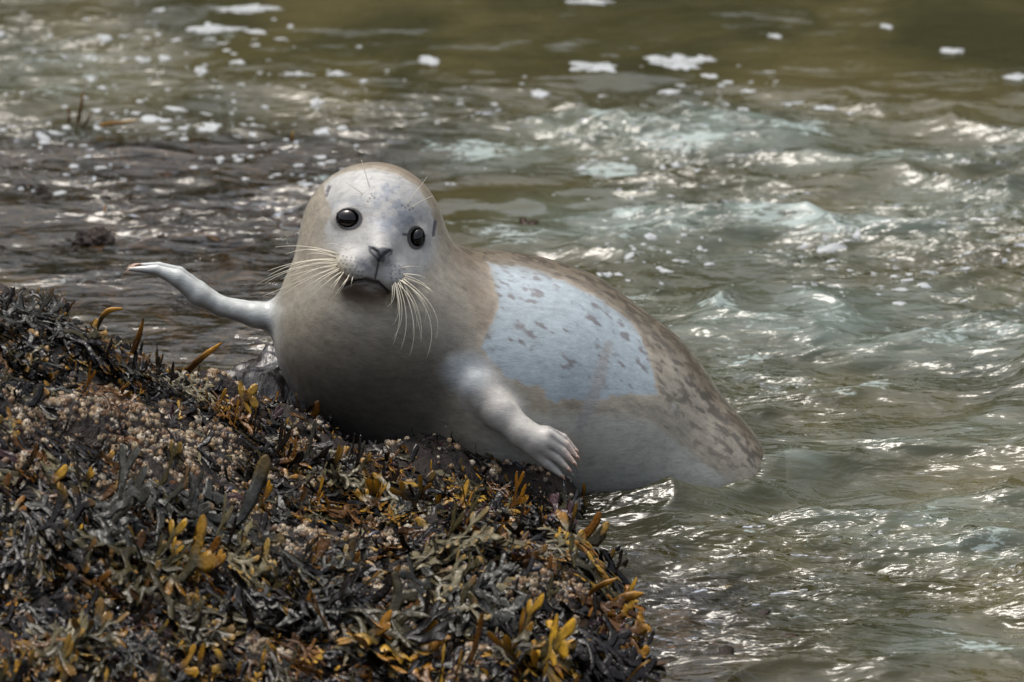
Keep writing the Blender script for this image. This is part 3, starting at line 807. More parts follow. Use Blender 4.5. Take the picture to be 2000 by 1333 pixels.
seal = bpy.data.objects.new('seal', None); col.objects.link(seal)
seal.location = W(745, 900, -25)
tag(seal, 'pale grey harbour seal hauling out of the water onto the weedy rock', 'seal')
SEAL_INV = -np.array(seal.location)
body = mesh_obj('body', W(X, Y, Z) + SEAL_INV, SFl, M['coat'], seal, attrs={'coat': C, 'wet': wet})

def sphere(r=(1, 1, 1), nu=20, nv=12):
    V = [(0, 0, r[2])]; F = []
    for j in range(1, nv):
        th = math.pi * j / nv
        for i in range(nu):
            ph = 2 * math.pi * i / nu
            V.append((r[0] * math.sin(th) * math.cos(ph), r[1] * math.sin(th) * math.sin(ph), r[2] * math.cos(th)))
    V.append((0, 0, -r[2])); L = len(V) - 1
    for i in range(nu):
        k = (i + 1) % nu
        F.append((0, 1 + i, 1 + k)); F.append((L, L - nu + k, L - nu + i))
        for j in range(nv - 2):
            a = 1 + j * nu
            F.append((a + i, a + nu + i, a + nu + k, a + k))
    return np.array(V), F

for (c, r, ex, rl) in EYES:
    V, F = sphere((r * ex + 0.5, r, r), 40, 24)
    ca, sa = math.cos(rl), math.sin(rl)
    V = np.stack([V[:, 0] * ca - V[:, 1] * sa, V[:, 0] * sa + V[:, 1] * ca, V[:, 2]], 1)
    V = V + np.array(c)
    mesh_obj('eye', W(V[:, 0], V[:, 1], V[:, 2]) + SEAL_INV, [f[::-1] for f in F], M['eye'], seal)

def tube(P, R, k=6):
    P = np.asarray(P, float); V = []; F = []
    T = np.gradient(P, axis=0); T /= np.linalg.norm(T, axis=1, keepdims=True) + 1e-12
    ref = np.array([0.31, 0.22, 0.92])
    for i, (p, t, r) in enumerate(zip(P, T, R)):
        a = np.cross(t, ref); a /= np.linalg.norm(a) + 1e-9; b = np.cross(t, a)
        for j in range(k):
            w = 2 * math.pi * j / k; V.append(p + r * (math.cos(w) * a + math.sin(w) * b))
        if i:
            for j in range(k):
                F.append(((i - 1) * k + j, (i - 1) * k + (j + 1) % k, i * k + (j + 1) % k, i * k + j))
    F.append(tuple(range(k))[::-1]); F.append(tuple((len(P) - 1) * k + j for j in range(k)))
    return np.array(V), F

WH = [((660, 497), (605, 478), (558, 497)), ((656, 508), (590, 500), (522, 540)), ((655, 516), (585, 510), (504, 554)), ((657, 520), (600, 526), (548, 546)),
      ((660, 523), (600, 540), (530, 592)), ((663, 528), (618, 545), (583, 603)), ((668, 531), (632, 552), (598, 594)), ((672, 534), (650, 552), (634, 582)),
      ((684, 538), (668, 556), (650, 584)), ((656, 511), (600, 500), (560, 531)), ((657, 503), (615, 490), (598, 498)), ((690, 540), (686, 552), (685, 563)),
      ((661, 517), (606, 522), (556, 560)), ((665, 524), (615, 545), (572, 582)), ((678, 488), (655, 474), (640, 476)),
      ((768, 552), (776, 590), (756, 599)), ((770, 550), (790, 610), (767, 635)), ((773, 550), (800, 620), (767, 662)), ((776, 548), (808, 625), (782, 684)),
      ((778, 546), (825, 630), (800, 695)), ((782, 545), (868, 615), (833, 700)), ((785, 543), (875, 605), (850, 665)), ((787, 541), (850, 560), (853, 592)),
      ((786, 536), (820, 535), (836, 546)), ((774, 552), (820, 590), (813, 645)), ((780, 548), (840, 580), (843, 628)), ((771, 556), (783, 600), (772, 612)),
      ((788, 538), (830, 548), (848, 575)), ((783, 549), (830, 600), (822, 670)), ((779, 552), (812, 600), (806, 655)), ((766, 556), (768, 580), (762, 604)),
      ((784, 524), (800, 518), (822, 522))]
_ex = []
for (a, b_, c) in list(WH):
    if random.random() < .4: _ex.append(((a[0] + random.uniform(-5, 5), a[1] + random.uniform(-4, 4)), (b_[0] + random.uniform(-12, 12), b_[1] + random.uniform(-9, 9)), (c[0] + random.uniform(-22, 14), c[1] + random.uniform(-14, 14))))
WH = WH + _ex
BROW = [((795, 400), (812, 376), (834, 346)), ((803, 406), (822, 392), (845, 383)), ((722, 366), (714, 340), (706, 313)), ((710, 380), (690, 366), (668, 352))]
for i, (a, b_, c) in enumerate(WH + BROW):
    t = np.linspace(0, 1, 15)[:, None]
    n0 = surf_n(*a) - 3; brow = i >= len(WH)
    A = np.array([*a, n0]); B = np.array([*b_, n0 + (18 if not brow else 12)]); Cc = np.array([*c, n0 + (-5 if not brow else 10)])
    P = (1 - t) ** 2 * A + 2 * t * (1 - t) * B + t * t * Cc
    r = np.linspace(1.15, 0.35, 15) * SPX * (0.7 if brow or i in (14, 31) else 1.0)
    V, F = tube(W(P[:, 0], P[:, 1], P[:, 2]), r, 5)
    mesh_obj('whisker', V + SEAL_INV, F, M['whisker'], seal)
for f in FINGERS:
    a, b_ = np.array(f[1][:3]), np.array(f[2][:3]); dr = (b_ - a) / np.linalg.norm(b_ - a)
    t = np.linspace(0, 1, 6)[:, None]
    P = b_ - dr * 6 + np.array([0, 0, 3]) + dr * 13 * t + np.array([0, 3, -2.5]) * t * t
    V, F = tube(W(P[:, 0], P[:, 1], P[:, 2]), np.array([2.6, 2.9, 2.6, 2.0, 1.2, 0.3]) * SPX, 6)
    mesh_obj('claw', V + SEAL_INV, F, M['claw'], seal)
for (a, b_) in [((262, 522, 6), (242, 534, 8)), ((264, 520, -8), (246, 524, -6)), ((270, 518, -20), (250, 519, -20)), ((276, 517, -34), (258, 516, -34))]:
    t = np.linspace(0, 1, 5)[:, None]; P = np.array(a) + (np.array(b_) - np.array(a)) * t
    V, F = tube(W(P[:, 0], P[:, 1], P[:, 2]), np.array([2.4, 2.6, 2.2, 1.4, 0.4]) * SPX, 6)
    mesh_obj('claw', V + SEAL_INV, F, M['claw'], seal)

# ------------------------------------------------------------------ seaweed, barnacles, mussels, foam, drops
_rx0, _ry0, _rdx, _rdy = gx[0], gy[0], gx[1] - gx[0], gy[1] - gy[0]
RGRID = rock_z(XY).reshape(GX.shape)
_s = np.pad(RGRID, 4, mode='edge'); RSM = sum(_s[4 + i:4 + i + RGRID.shape[0], 4 + j:4 + j + RGRID.shape[1]] for i in (-4, -2, 0, 2, 4) for j in (-4, -2, 0, 2, 4)) / 25
def rg(xy, G=None):
    G = RSM if G is None else G
    fx = np.clip((xy[:, 0] - _rx0) / _rdx, 0, G.shape[0] - 1.001); fy = np.clip((xy[:, 1] - _ry0) / _rdy, 0, G.shape[1] - 1.001)
    i, j = fx.astype(int), fy.astype(int); a, b = fx - i, fy - j
    return (G[i, j] * (1 - a) + G[i + 1, j] * a) * (1 - b) + (G[i, j + 1] * (1 - a) + G[i + 1, j + 1] * a) * b

def frond_template(r, levels, rows=4, wid=0.085, ang=24):
    """flat branching blade in unit length: verts (along, across, relief), faces, tip value"""
    V, F, T = [], [], []
    def ring(p, dr, w, th, t):
        s = np.array([-dr[1], dr[0]]); b = len(V)
        for c, z in ((-w, 0), (-w * .45, th * .55), (0, th), (w * .45, th * .55), (w, 0), (0, -th * .5)):
            q = p + s * c; V.append((q[0], q[1], z)); T.append(t)
        return b
    def join(a, b):
        for k in range(6): F.append((a + k, a + (k + 1) % 6, b + (k + 1) % 6, b + k))
    tot = sum(0.36 * 0.83 ** k for k in range(levels))
    def grow(p, a, lev, t0, prev):
        ln = 0.36 * 0.83 ** lev / tot * r.uniform(.75, 1.2); a0 = a; last = lev == levels - 1
        bend = r.normal() * 0.35
        w = wid * (0.80 if not last else 0.62) * r.uniform(.8, 1.2)
        for k in range(1, rows + 1):
            u = k / rows
            a = a0 + bend * u
            p = p + np.array([math.cos(a), math.sin(a)]) * ln / rows
            ww = w * (0.72 + 0.5 * u ** 2) if not last else w * (0.8 + 0.35 * math.sin(u * 2.2))
            b = ring(p, np.array([math.cos(a), math.sin(a)]), ww, ww * 0.13, t0 + (1 - t0) * 0.0 + u * (1 / levels) * 1.0)
            join(prev, b); prev = b
        t1 = t0 + 1 / levels
        if last:
            dr = np.array([math.cos(a), math.sin(a)])
            for f_, k_ in ((.55, .80), (.9, .42), (1.05, .06)):
                b = ring(p + dr * w * f_ * 1.1, dr, w * 1.1 * k_, w * 0.12 * k_, 1.0); join(prev, b); prev = b
            return
        g = math.radians(ang) * r.uniform(.7, 1.4)
        kids = [g, -g] if r.random() > .12 else [g * 0.2]
        for q in kids: grow(p, a + q + r.normal() * .08, lev + 1, t1, prev)
    b0 = ring(np.zeros(2), np.array([1.0, 0]), wid * .5, wid * .12, 0.0)
    grow(np.zeros(2), 0.0, 0, 0.0, b0)
    return np.array(V), np.array(F), np.clip(np.array(T), 0, 1)

r_ = np.random.default_rng(21)
TB = [frond_template(r_, 4, 4, r_.uniform(.060, .085), r_.uniform(24, 42)) for _ in range(26)]
TS = [frond_template(r_, 3, 2, r_.uniform(.085, .125), r_.uniform(24, 42)) for _ in range(26)]
TINT = {'olive': (0.056, 0.046, 0.018), 'black': (0.008, 0.0055, 0.004), 'amber': (0.110, 0.045, 0.006), 'tan': (0.190, 0.165, 0.095), 'maroon': (0.035, 0.012, 0.014), 'slate': (0.040, 0.040, 0.032)}
GOLD = np.array((0.60, 0.31, 0.02))

def drape(tpl, base, th, L, e0, e1, tone, gold, seed, off=0.003, tall=0.50):
    """lay a frond; one that would stand up in view is laid the other way, down the rock"""
    P, F, C = place_frond(tpl, base, th, L, e0, e1, tone, gold, seed, off)
    zb = float(rg(np.array([base]))[0])
    _, yb = project(np.array([base[0], base[1], zb])); _, yt = project(P)
    if (yb - yt.min()) * SPX > tall * L:
        P, F, C = place_frond(tpl, base, -abs(math.atan2(math.sin(th), math.cos(th))), L * .9, min(e0, .15), min(e1, -.3), tone, gold, seed, off)
        _, yt = project(P)
        if (yb - yt.min()) * SPX > tall * 1.3 * L: P, F, C = place_frond(tpl, base, -math.pi / 2 + .5, L * .55, .05, -.4, tone, gold, seed, off)
    return P, F, C

def place_frond(tpl, base, th, L, e0, e1, tone, gold, seed, off=0.003):
    """base xy on the rock; the blade leaves at elevation e0 and ends at e1 (radians)"""
    V, F, T = tpl
    r = np.random.default_rng(seed)
    u = V[:, 0] * L; v = V[:, 1] * L; w = V[:, 2] * L
    t = np.clip(V[:, 0], 0, 1.3)
    ug = np.linspace(0, 1.4, 29); e = e0 + (e1 - e0) * np.clip(ug, 0, 1.1)
    H = np.concatenate([[0], np.cumsum(np.cos(e[:-1]) * np.diff(ug))]) * L; Z = np.concatenate([[0], np.cumsum(np.sin(e[:-1]) * np.diff(ug))]) * L
    h = np.interp(t, ug, H) + np.minimum(u, 0); z = np.interp(t, ug, Z); ee = np.interp(t, ug, e)
    cu = r.normal() * 0.5; tw = 0.40 * math.cos(th) + r.normal() * 0.35 + r.normal() * 0.4 * t                      # curl across, twist along
    cross = np.cos(tw) * v; zz = np.sin(tw) * v + cu * v * v / L * 3
    zz = zz + L * 0.035 * np.sin(9 * t + 30 * V[:, 1] + r.uniform(0, 6)) * t
    h = h - np.sin(ee) * (zz + w); z = z + np.cos(ee) * (zz + w)
    c, s = math.cos(th), math.sin(th)
    xy = np.stack([base[0] + c * h - s * cross, base[1] + s * h + c * cross], 1)
    zb = float(rg(np.array([base]))[0])
    zr = rg(xy)
    dst = np.linalg.norm(xy - np.array(base), axis=1)
    zr = np.maximum(zr, np.maximum(zb - dst * 1.3, -0.02))
    zz_ = np.maximum(np.where(z > 0, z, z * 0.15), -0.002) + off
    up = sstep(0.6, 1.2, np.array([e0 + e1]))[0] * 0.4
    Zf = np.maximum(zr * (1 - up) + zb * up, zr) + zz_
    P = np.c_[xy, Zf]
    C = np.tile(np.array(TINT[tone]), (len(V), 1)) * r.uniform(.7, 1.35)
    C = C * (0.75 + 0.5 * T)[:, None]
    if gold > 0:
        g = sstep(1 - gold * .45, 1.0, T); hue = r.random(); C = C + (((1 - hue) * np.array((0.30, 0.115, 0.008)) + hue * np.array((0.62, 0.36, 0.035))) * r.uniform(.7, 1.1) - C) * (g * min(1, gold * 1.6))[:, None]
    return P, F, C

BARN = [(150, 815, 210, 70), (330, 860, 200, 60), (480, 930, 150, 60), (560, 1040, 190, 60), (790, 1130, 160, 50), (900, 1230, 130, 90), (70, 1110, 110, 40), (300, 930, 170, 60), (640, 1180, 130, 50), (1080, 1160, 90, 50), (560, 1250, 120, 50), (760, 1290, 200, 50)]
def barn_density(px, py):
    o = np.zeros(len(px))
    for a, b, rx, ry in BARN: o = np.maximum(o, np.exp(-((px - a) / rx) ** 2 - ((py - b) / ry) ** 2))
    return o

def seeds(n, rs):
    """points spread evenly over what the view shows of the rock"""
    out = []
    rs = np.random.default_rng(rs)
    while len(out) < n:
        q = np.stack([rs.uniform(-1.0, 0.30, 4000), rs.uniform(-1.75, 0.14, 4000)], 1)
        z = rg(q); q = q[z > 0.004]; z = rg(q)
        px, py = project(np.c_[q, z])
        k = (px > -60) & (px < 1340) & (py > 480) & (py < 1400)
        out += list(zip(q[k, 0], q[k, 1], px[k], py[k]))
    return out[:n]

def toneof(px, py, r):
    left = px < 350 and py < 760
    if left: return r.choice(['black', 'olive', 'slate', 'amber', 'tan'], p=[.62, .14, .10, .10, .04])
    if px > 1000: return r.choice(['black', 'olive', 'amber', 'maroon', 'tan'], p=[.62, .12, .10, .10, .06])
    return r.choice(['black', 'olive', 'slate', 'amber', 'tan', 'maroon'], p=[.52, .15, .07, .14, .05, .07])

rr = np.random.default_rng(5)
big, mat = [], []
SD = np.array(seeds(6400, 31))
BDN = barn_density(SD[:, 2], SD[:, 3]); NBN = fbm(np.stack([SD[:, 0] / .10, SD[:, 1] / .13], 1), 141, 3)
for (x, y, px, py), bd_, nb in zip(SD, BDN, NBN):
    if bd_ + 0.45 * nb > 0.62 and rr.random() < 0.85: continue
    tone = toneof(px, py, rr)
    q = rr.random()
    if q < 0.50: th, e0, e1 = -math.pi / 2 + 0.4 + rr.normal() * 0.6, rr.uniform(.0, .35), rr.uniform(-.7, 0)
    elif q < 0.88: th, e0, e1 = (0.0 if rr.random() < .6 else math.pi) + rr.normal() * 0.45, rr.uniform(.0, .3), rr.uniform(-.5, .0)
    else: th, e0, e1 = math.pi / 2 + rr.normal() * 0.6, rr.uniform(.1, .35), rr.uniform(-.4, .1)
    isbig = False
    L = rr.uniform(.060, .115) if isbig else rr.uniform(.032, .070)
    L *= 1 - .4 * max(0, math.sin(th))
    if py < 860 and px < 560: L *= 0.75; e0 = min(e0, .3); e1 = min(e1, .0)
    if x > -.30 and y > -.16: L *= 0.45; e0 = min(e0, .3); e1 = min(e1, .1)
    gold = rr.choice([0, .35, .8], p=[.60, .24, .16])
    if tone in ('black', 'slate'): gold *= 0.6 if rr.random() < .5 else 0
    it = (x, y, th, L, e0, e1, tone, gold, px, py)
    (big if isbig else mat).append(it)

PLANTS = [  # pixel of the holdfast, tone, gold, direction (deg, 0 = right, 90 = away), spread, fronds, length, lift, label
    (800, 1010, 'tan', .8, 92, 34, 9, .085, .9, "pale tan fan of seaweed with yellow tips below the seal's chest"),
    (850, 1075, 'tan', .2, -80, 30, 7, .085, .1, 'pale seaweed straps hanging below the yellow-tipped fan'),
    (700, 1010, 'amber', .8, 150, 40, 6, .055, .6, 'small amber seaweed tuft left of the yellow-tipped fan'),
    (960, 985, 'amber', .8, 60, 50, 7, .060, .6, "golden brown seaweed tuft under the seal's near flipper elbow"),
    (905, 960, 'olive', .8, 100, 35, 6, .060, .6, "olive seaweed with gold ends at the dark gap under the seal's chest"),
    (1010, 1030, 'maroon', 0, 20, 60, 6, .060, .3, 'dark red seaweed tuft right of the middle of the rock'),
    (1060, 1075, 'tan', .6, 10, 40, 7, .075, .4, 'pale seaweed spray pointing right above the pinkish stalk'),
    (1100, 1110, 'olive', .6, 0, 35, 7, .080, .3, 'olive seaweed sprawled to the right towards the golden edge tips'),
    (1135, 1190, 'amber', .8, -20, 40, 6, .065, .3, 'amber seaweed tuft hanging at the right edge of the rock'),
    (1115, 1255, 'black', 0, -50, 45, 9, .085, .1, 'black seaweed mass on the lower right edge of the rock'),
    (1150, 1310, 'black', 0, -30, 45, 8, .080, .1, 'black seaweed trailing into the water at the bottom right of the rock'),
    (1060, 990, 'black', .2, 30, 60, 7, .050, .2, "blackish seaweed tuft right beneath the seal's near hand"),
    (980, 1290, 'olive', .9, -15, 22, 7, .105, .2, 'long olive straps with gold ends low on the rock, pointing right'),
    (850, 1180, 'tan', .3, 15, 30, 6, .090, .3, 'pale arching straps in the middle of the lower rock'),
    (900, 1150, 'slate', 0, -60, 40, 6, .070, .1, 'grey green seaweed tuft over barnacles right of centre'),
    (690, 1210, 'olive', .8, -40, 26, 8, .105, .1, 'broad olive seaweed with one gold end hanging low in the centre'),
    (610, 1190, 'black', 0, -70, 40, 9, .090, .1, 'black seaweed curtain left of the broad olive one'),
    (560, 1100, 'slate', .2, -50, 40, 7, .075, .2, 'grey green seaweed tuft among the central barnacles'),
    (600, 1000, 'amber', .8, 70, 50, 6, .055, .7, 'bright amber seaweed tuft on the central ridge'),
    (640, 950, 'tan', .5, 0, 60, 6, .055, .4, "pale seaweed tuft under the left side of the seal's chest"),
    (740, 915, 'amber', .6, 80, 60, 6, .045, .4, "short golden seaweed tuft touching the shade of the seal's chest"),
    (310, 985, 'slate', .2, -10, 26, 8, .105, .2, 'long grey green straps streaming right across the left barnacles'),
    (150, 1000, 'slate', 0, -15, 30, 9, .110, .1, 'large grey green seaweed mass at the left below the barnacles'),
    (60, 1040, 'black', .2, -60, 40, 9, .095, .1, 'blackish seaweed mass at the left picture edge'),
    (280, 1110, 'olive', .5, -70, 35, 8, .090, .1, 'olive seaweed hanging below the long grey green straps'),
    (420, 1090, 'tan', .4, -20, 40, 7, .075, .3, 'pale forked seaweed left of the central barnacles'),
    (480, 1190, 'black', .3, -60, 40, 8, .085, .1, 'dark drooping seaweed low and left of centre'),
    (100, 1270, 'tan', .4, 10, 35, 7, .085, .3, 'pale broad seaweed at the bottom left'),
    (230, 1290, 'slate', .1, 60, 40, 7, .075, .4, 'grey green seaweed tuft along the bottom edge'),
    (30, 1300, 'amber', .8, 60, 50, 6, .070, .5, 'amber seaweed in the bottom left corner'),
    (350, 1230, 'olive', .3, 0, 40, 7, .085, .2, 'olive seaweed low on the left rock'),
    (560, 1300, 'amber', .5, 30, 50, 6, .060, .4, 'amber seaweed tuft at the bottom edge left of centre'),
    (330, 765, 'tan', .2, 70, 60, 8, .050, .5, 'silvery pale seaweed on the crest under the raised flipper'),
    (420, 800, 'amber', .7, 0, 40, 7, .060, .3, 'amber seaweed spilling right at the end of the crest'),
    (260, 740, 'slate', 0, 160, 50, 7, .050, .4, 'grey green crest seaweed left of the silvery tuft'),
    (210, 790, 'amber', .4, 40, 50, 6, .050, .5, 'brown seaweed tuft at the back of the left barnacles'),
    (140, 680, 'black', .3, -20, 35, 9, .085, .1, 'dark glossy seaweed on the left shoulder slope'),
    (50, 620, 'slate', .1, -35, 30, 9, .100, .1, 'grey glossy seaweed highest on the left shoulder'),
    (30, 700, 'black', .3, -45, 35, 9, .100, .1, 'black seaweed straps at the left edge under the highest ones'),
    (210, 680, 'olive', .7, 60, 60, 6, .050, .5, 'olive yellow-ended seaweed on the crest near the left'),
    (480, 880, 'black', .1, -20, 50, 7, .060, .1, "black seaweed in the hollow left of the seal's chest"),
    (560, 890, 'amber', .4, 20, 50, 6, .050, .2, "rusty seaweed in the hollow by the wet boulder"),
]
rp = np.random.default_rng(44)
def rock_hit(px, py):
    """first point of the rock met by the sight line through a pixel"""
    d = FWD + (px - 1000) * SPX / DIST * RGT + (666.5 - py) * SPX / DIST * UPV
    t = np.linspace(7.5, 11.5, 1600); P = CAM + t[:, None] * d
    k = np.nonzero(P[:, 2] < rg(P[:, :2]))[0]
    return P[k[0]] if len(k) else on_z(px, py, 0.03)
for pi_, (px, py, tone, gold, dr, sprd, nfr, L, lift, lab) in enumerate(PLANTS):
    b_ = rock_hit(px, py); o0 = np.array([b_[0], b_[1], float(rg(b_[None, :2])[0])])
    plant = bpy.data.objects.new('seaweed_plant', None); col.objects.link(plant); plant.location = o0
    tag(plant, lab, 'seaweed', 'seaweed plants on the rock')
    for k in range(nfr + 3):
        bx2 = b_[:2] + rp.normal(size=2) * [.012, .016]
        th = math.radians(dr + rp.normal() * sprd); LL = L * rp.uniform(.9, 1.6) * (1 if py > 720 else .65)
        e0 = lift * rp.uniform(.3, 1.0) + rp.uniform(.05, .3); e1 = lift * rp.uniform(.0, .9) - rp.uniform(.1, .6)
        e0 = min(e0, .42 if py > 830 else .25); e1 = min(e1, .25 if py > 830 else .0)
        if py < 930 and px > 380: LL *= .8; e0 = min(e0, .25); e1 = min(e1, 0)
        e0 *= .7
        LL *= 1 - .45 * max(0, math.sin(th))
        g = gold if rp.random() < .7 else 0
        tn = tone if rp.random() < .78 else rp.choice(['black', 'olive', 'slate'])
        P, F, C = drape(TB[int(rp.integers(len(TB)))], tuple(bx2), th, LL, e0, e1, tn, g, 9000 + pi_ * 20 + k, 0.006 + .002 * k, 0.7 if lift > .8 else 0.52)
        mesh_obj('frond', P - o0, F, M['weed'], plant, attrs={'tint': C})
PV, PF, PC, nb_ = [], [], [], 0
for i, (x, y, th, L, e0, e1, tone, gold, px, py) in enumerate(mat):
    P, F, C = drape(TS[i % len(TS)], (x, y), th, L, e0, e1, tone, gold, 5000 + i, 0.002)
    PV.append(P); PF.append(F + nb_); PC.append(C); nb_ += len(P)
tag(mesh_obj('seaweed_mat', np.concatenate(PV), np.concatenate(PF), M['weed'], attrs={'tint': np.concatenate(PC)}), 'tangled mat of small wet seaweed covering the rock', kind='stuff')

# brown weed lying just under and at the surface of the shallows on the left
PV, PF, PC, nb_ = [], [], [], 0
rw = np.random.default_rng(63)
for (cx2, cy2, sx, sy, n) in [(120, 300, 170, 50, 150), (330, 330, 200, 45, 150), (560, 300, 170, 30, 110), (150, 420, 180, 50, 150), (450, 420, 170, 50, 120), (880, 395, 130, 22, 80), (1050, 480, 90, 20, 50), (300, 560, 220, 50, 110), (1480, 1230, 170, 30, 35), (1400, 1300, 130, 40, 35), (1180, 560, 120, 22, 40), (480, 640, 80, 40, 40)]:
    for k in range(n):
        p = on_z(cx2 + rw.normal() * sx * .6, cy2 + rw.normal() * sy * .6, 0.0)
        V, F, T = TS[int(rw.integers(len(TS)))]; L = rw.uniform(.06, .16); th = rw.normal() * .5 + (math.pi if rw.random() < .5 else 0)
        c_, s_ = math.cos(th), math.sin(th)
        z = rw.uniform(-.045, -.012) + .012 * np.sin(V[:, 0] * 5 + rw.uniform(0, 6)) * V[:, 0] + V[:, 2] * L
        PV.append(np.c_[p[0] + L * (c_ * V[:, 0] - s_ * V[:, 1]), p[1] + L * (s_ * V[:, 0] + c_ * V[:, 1]), z]); PF.append(F + nb_); nb_ += len(V)
        PC.append(np.tile(np.array([(.045, .022, .007), (.020, .011, .005), (.085, .042, .010)][int(rw.integers(3))]) * rw.uniform(.7, 1.3), (len(V), 1)))
tag(mesh_obj('submerged_seaweed', np.concatenate(PV), np.concatenate(PF), M['weed'], attrs={'tint': np.concatenate(PC)}), 'dark brown seaweed swaying just under the surface of the shallows', kind='stuff')

# upright blades that stand clear of the rest, each from a traced line of real points
def strap(name, pts, y, widths, tint, tiptint, label, group=None):
    """pts: pixels of the centre line; y: its distance row in the place"""
    pts = np.array(pts, float); n = 14
    s = np.r_[0, np.cumsum(np.linalg.norm(np.diff(pts, axis=0), axis=1))]; s /= s[-1]; u = np.linspace(0, 1, n)
    q = np.stack([np.interp(u, s, pts[:, 0]), np.interp(u, s, pts[:, 1])], 1)
    for _ in range(2): q[1:-1] = (q[:-2] + 2 * q[1:-1] + q[2:]) / 4
    d = FWD[None] + ((q[:, 0] - 1000) * SPX / DIST)[:, None] * RGT + ((666.5 - q[:, 1]) * SPX / DIST)[:, None] * UPV
    P = CAM + ((y - CAM[1]) / d[:, 1])[:, None] * d
    P[:, 1] += 0.02 * np.sin(np.linspace(0, 2.2, n)) * (1 if n % 2 else -1)
    w = np.interp(u, np.linspace(0, 1, len(widths)), widths) * SPX * 0.75
    T_ = np.gradient(P, axis=0); T_ /= np.linalg.norm(T_, axis=1, keepdims=True)
    side = np.cross(T_, np.array([0.25, -1.0, 0.3])); side /= np.linalg.norm(side, axis=1, keepdims=True); nn = np.cross(side, T_)
    V = []; F = []; C = []
    for i in range(n):
        for c, z in ((-1, 0), (-.45, .22), (0, .32), (.45, .22), (1, 0), (0, -.25)):
            V.append(P[i] + side[i] * c * w[i] + nn[i] * z * w[i]); C.append(np.array(tint) + (np.array(tiptint) - np.array(tint)) * sstep(.55, .9, np.array(u[i])))
        if i:
            for k in range(6): F.append(((i - 1) * 6 + k, (i - 1) * 6 + (k + 1) % 6, i * 6 + (k + 1) % 6, i * 6 + k))
    F.append(tuple(range(6))); F.append(tuple((n - 1) * 6 + k for k in range(6))[::-1])
    o0 = P[0]; o = mesh_obj(name, np.array(V) - o0, F, M['weed'], attrs={'tint': np.array(C)}); o.location = o0
    return tag(o, label, 'seaweed', group)
AM, AG, GD = (0.10, 0.045, 0.010), (0.22, 0.10, 0.012), (0.55, 0.27, 0.02)
def yw(px, py): return float(on_z(px, py, 0.0)[1])
strap('seaweed_sprig', [(248, 735), (258, 690), (270, 655), (276, 640), (281, 616)], -0.02, [5, 7, 8, 8, 7, 2], AM, AG, 'brown round-tipped seaweed blade standing up in front of the raised flipper')
strap('seaweed_sprig', [(345, 770), (365, 720), (395, 690), (412, 678), (436, 662)], -0.05, [5, 8, 9, 9, 7, 2], AM, GD, 'golden-tipped seaweed blade leaning right on the crest below the raised flipper')
strap('seaweed_sprig', [(182, 690), (190, 640), (200, 612), (207, 600), (222, 596), (240, 597)], -0.04, [3, 3.5, 3, 6, 8, 2], (0.06, 0.045, 0.02), GD, 'thin curved seaweed sprig ending in one yellow leaf on the crest')
strap('seaweed_sprig', [(118, 650), (126, 612), (136, 596), (142, 585), (148, 582)], -0.03, [4, 4, 5, 2], AM, AM, 'short dark red forked sprig on the left crest')
strap('seaweed_sprig', [(152, 240), (157, 215), (162, 190), (163, 172)], yw(152, 240), [7, 6, 5, 4, 1.5], (0.20, 0.09, 0.015), (0.36, 0.16, 0.02), 'tall orange kelp stem standing out of the far left water', 'kelp stems in the far shallows')
strap('seaweed_sprig', [(195, 246), (215, 238), (240, 234), (268, 230)], yw(195, 246), [7, 7, 6, 5, 1.5], (0.26, 0.13, 0.02), (0.42, 0.22, 0.03), 'ochre kelp stem lying low to the right in the far left water', 'kelp stems in the far shallows')
strap('seaweed_sprig', [(158, 252), (170, 235), (176, 222), (180, 214)], yw(158, 252), [5, 5, 4, 1.5], (0.20, 0.15, 0.08), (0.25, 0.18, 0.09), 'pale brown kelp stem between the two orange stems', 'kelp stems in the far shallows')
strap('seaweed_sprig', [(135, 240), (137, 222), (135, 205)], yw(135, 240), [4, 4, 1.5], (0.16, 0.05, 0.015), (0.22, 0.07, 0.02), 'short reddish kelp stem leftmost of the far cluster', 'kelp stems in the far shallows')
strap('seaweed_sprig', [(570, 278), (571, 265), (573, 252)], yw(570, 278), [5, 5, 4, 1.5], (0.36, 0.18, 0.02), (0.5, 0.28, 0.03), "single golden kelp tip poking from the water above the seal's head")
strap('seaweed_sprig', [(203, 418), (205, 408), (206, 398)], yw(203, 418), [5, 5, 2], (0.26, 0.08, 0.012), (0.36, 0.13, 0.02), 'tiny orange kelp tip beside the dark stone in the left shallows')
strap('seaweed_sprig', [(1190, 1185), (1205, 1168), (1220, 1158), (1236, 1154), (1256, 1152)], -0.62, [6, 9, 12, 12, 3], AG, GD, 'broad golden seaweed tip jutting over the water at the right rock edge')
strap('seaweed_sprig', [(1150, 1165), (1160, 1145), (1178, 1132), (1192, 1126), (1206, 1122)], -0.60, [5, 7, 8, 2], AG, GD, 'small golden seaweed tip above the broad one at the right rock edge')
strap('seaweed_sprig', [(1075, 1165), (1079, 1140), (1083, 1112), (1088, 1088)], -0.62, [4, 4.5, 4, 3, 2], (0.34, 0.20, 0.12), (0.36, 0.22, 0.13), 'bare pinkish upright stalk near the right side of the rock')
strap('seaweed_sprig', [(1225, 1330), (1240, 1305), (1252, 1290), (1270, 1282)], -1.02, [3, 3, 3, 2], AG, GD, 'thin amber sprig low on the right foot of the rock')

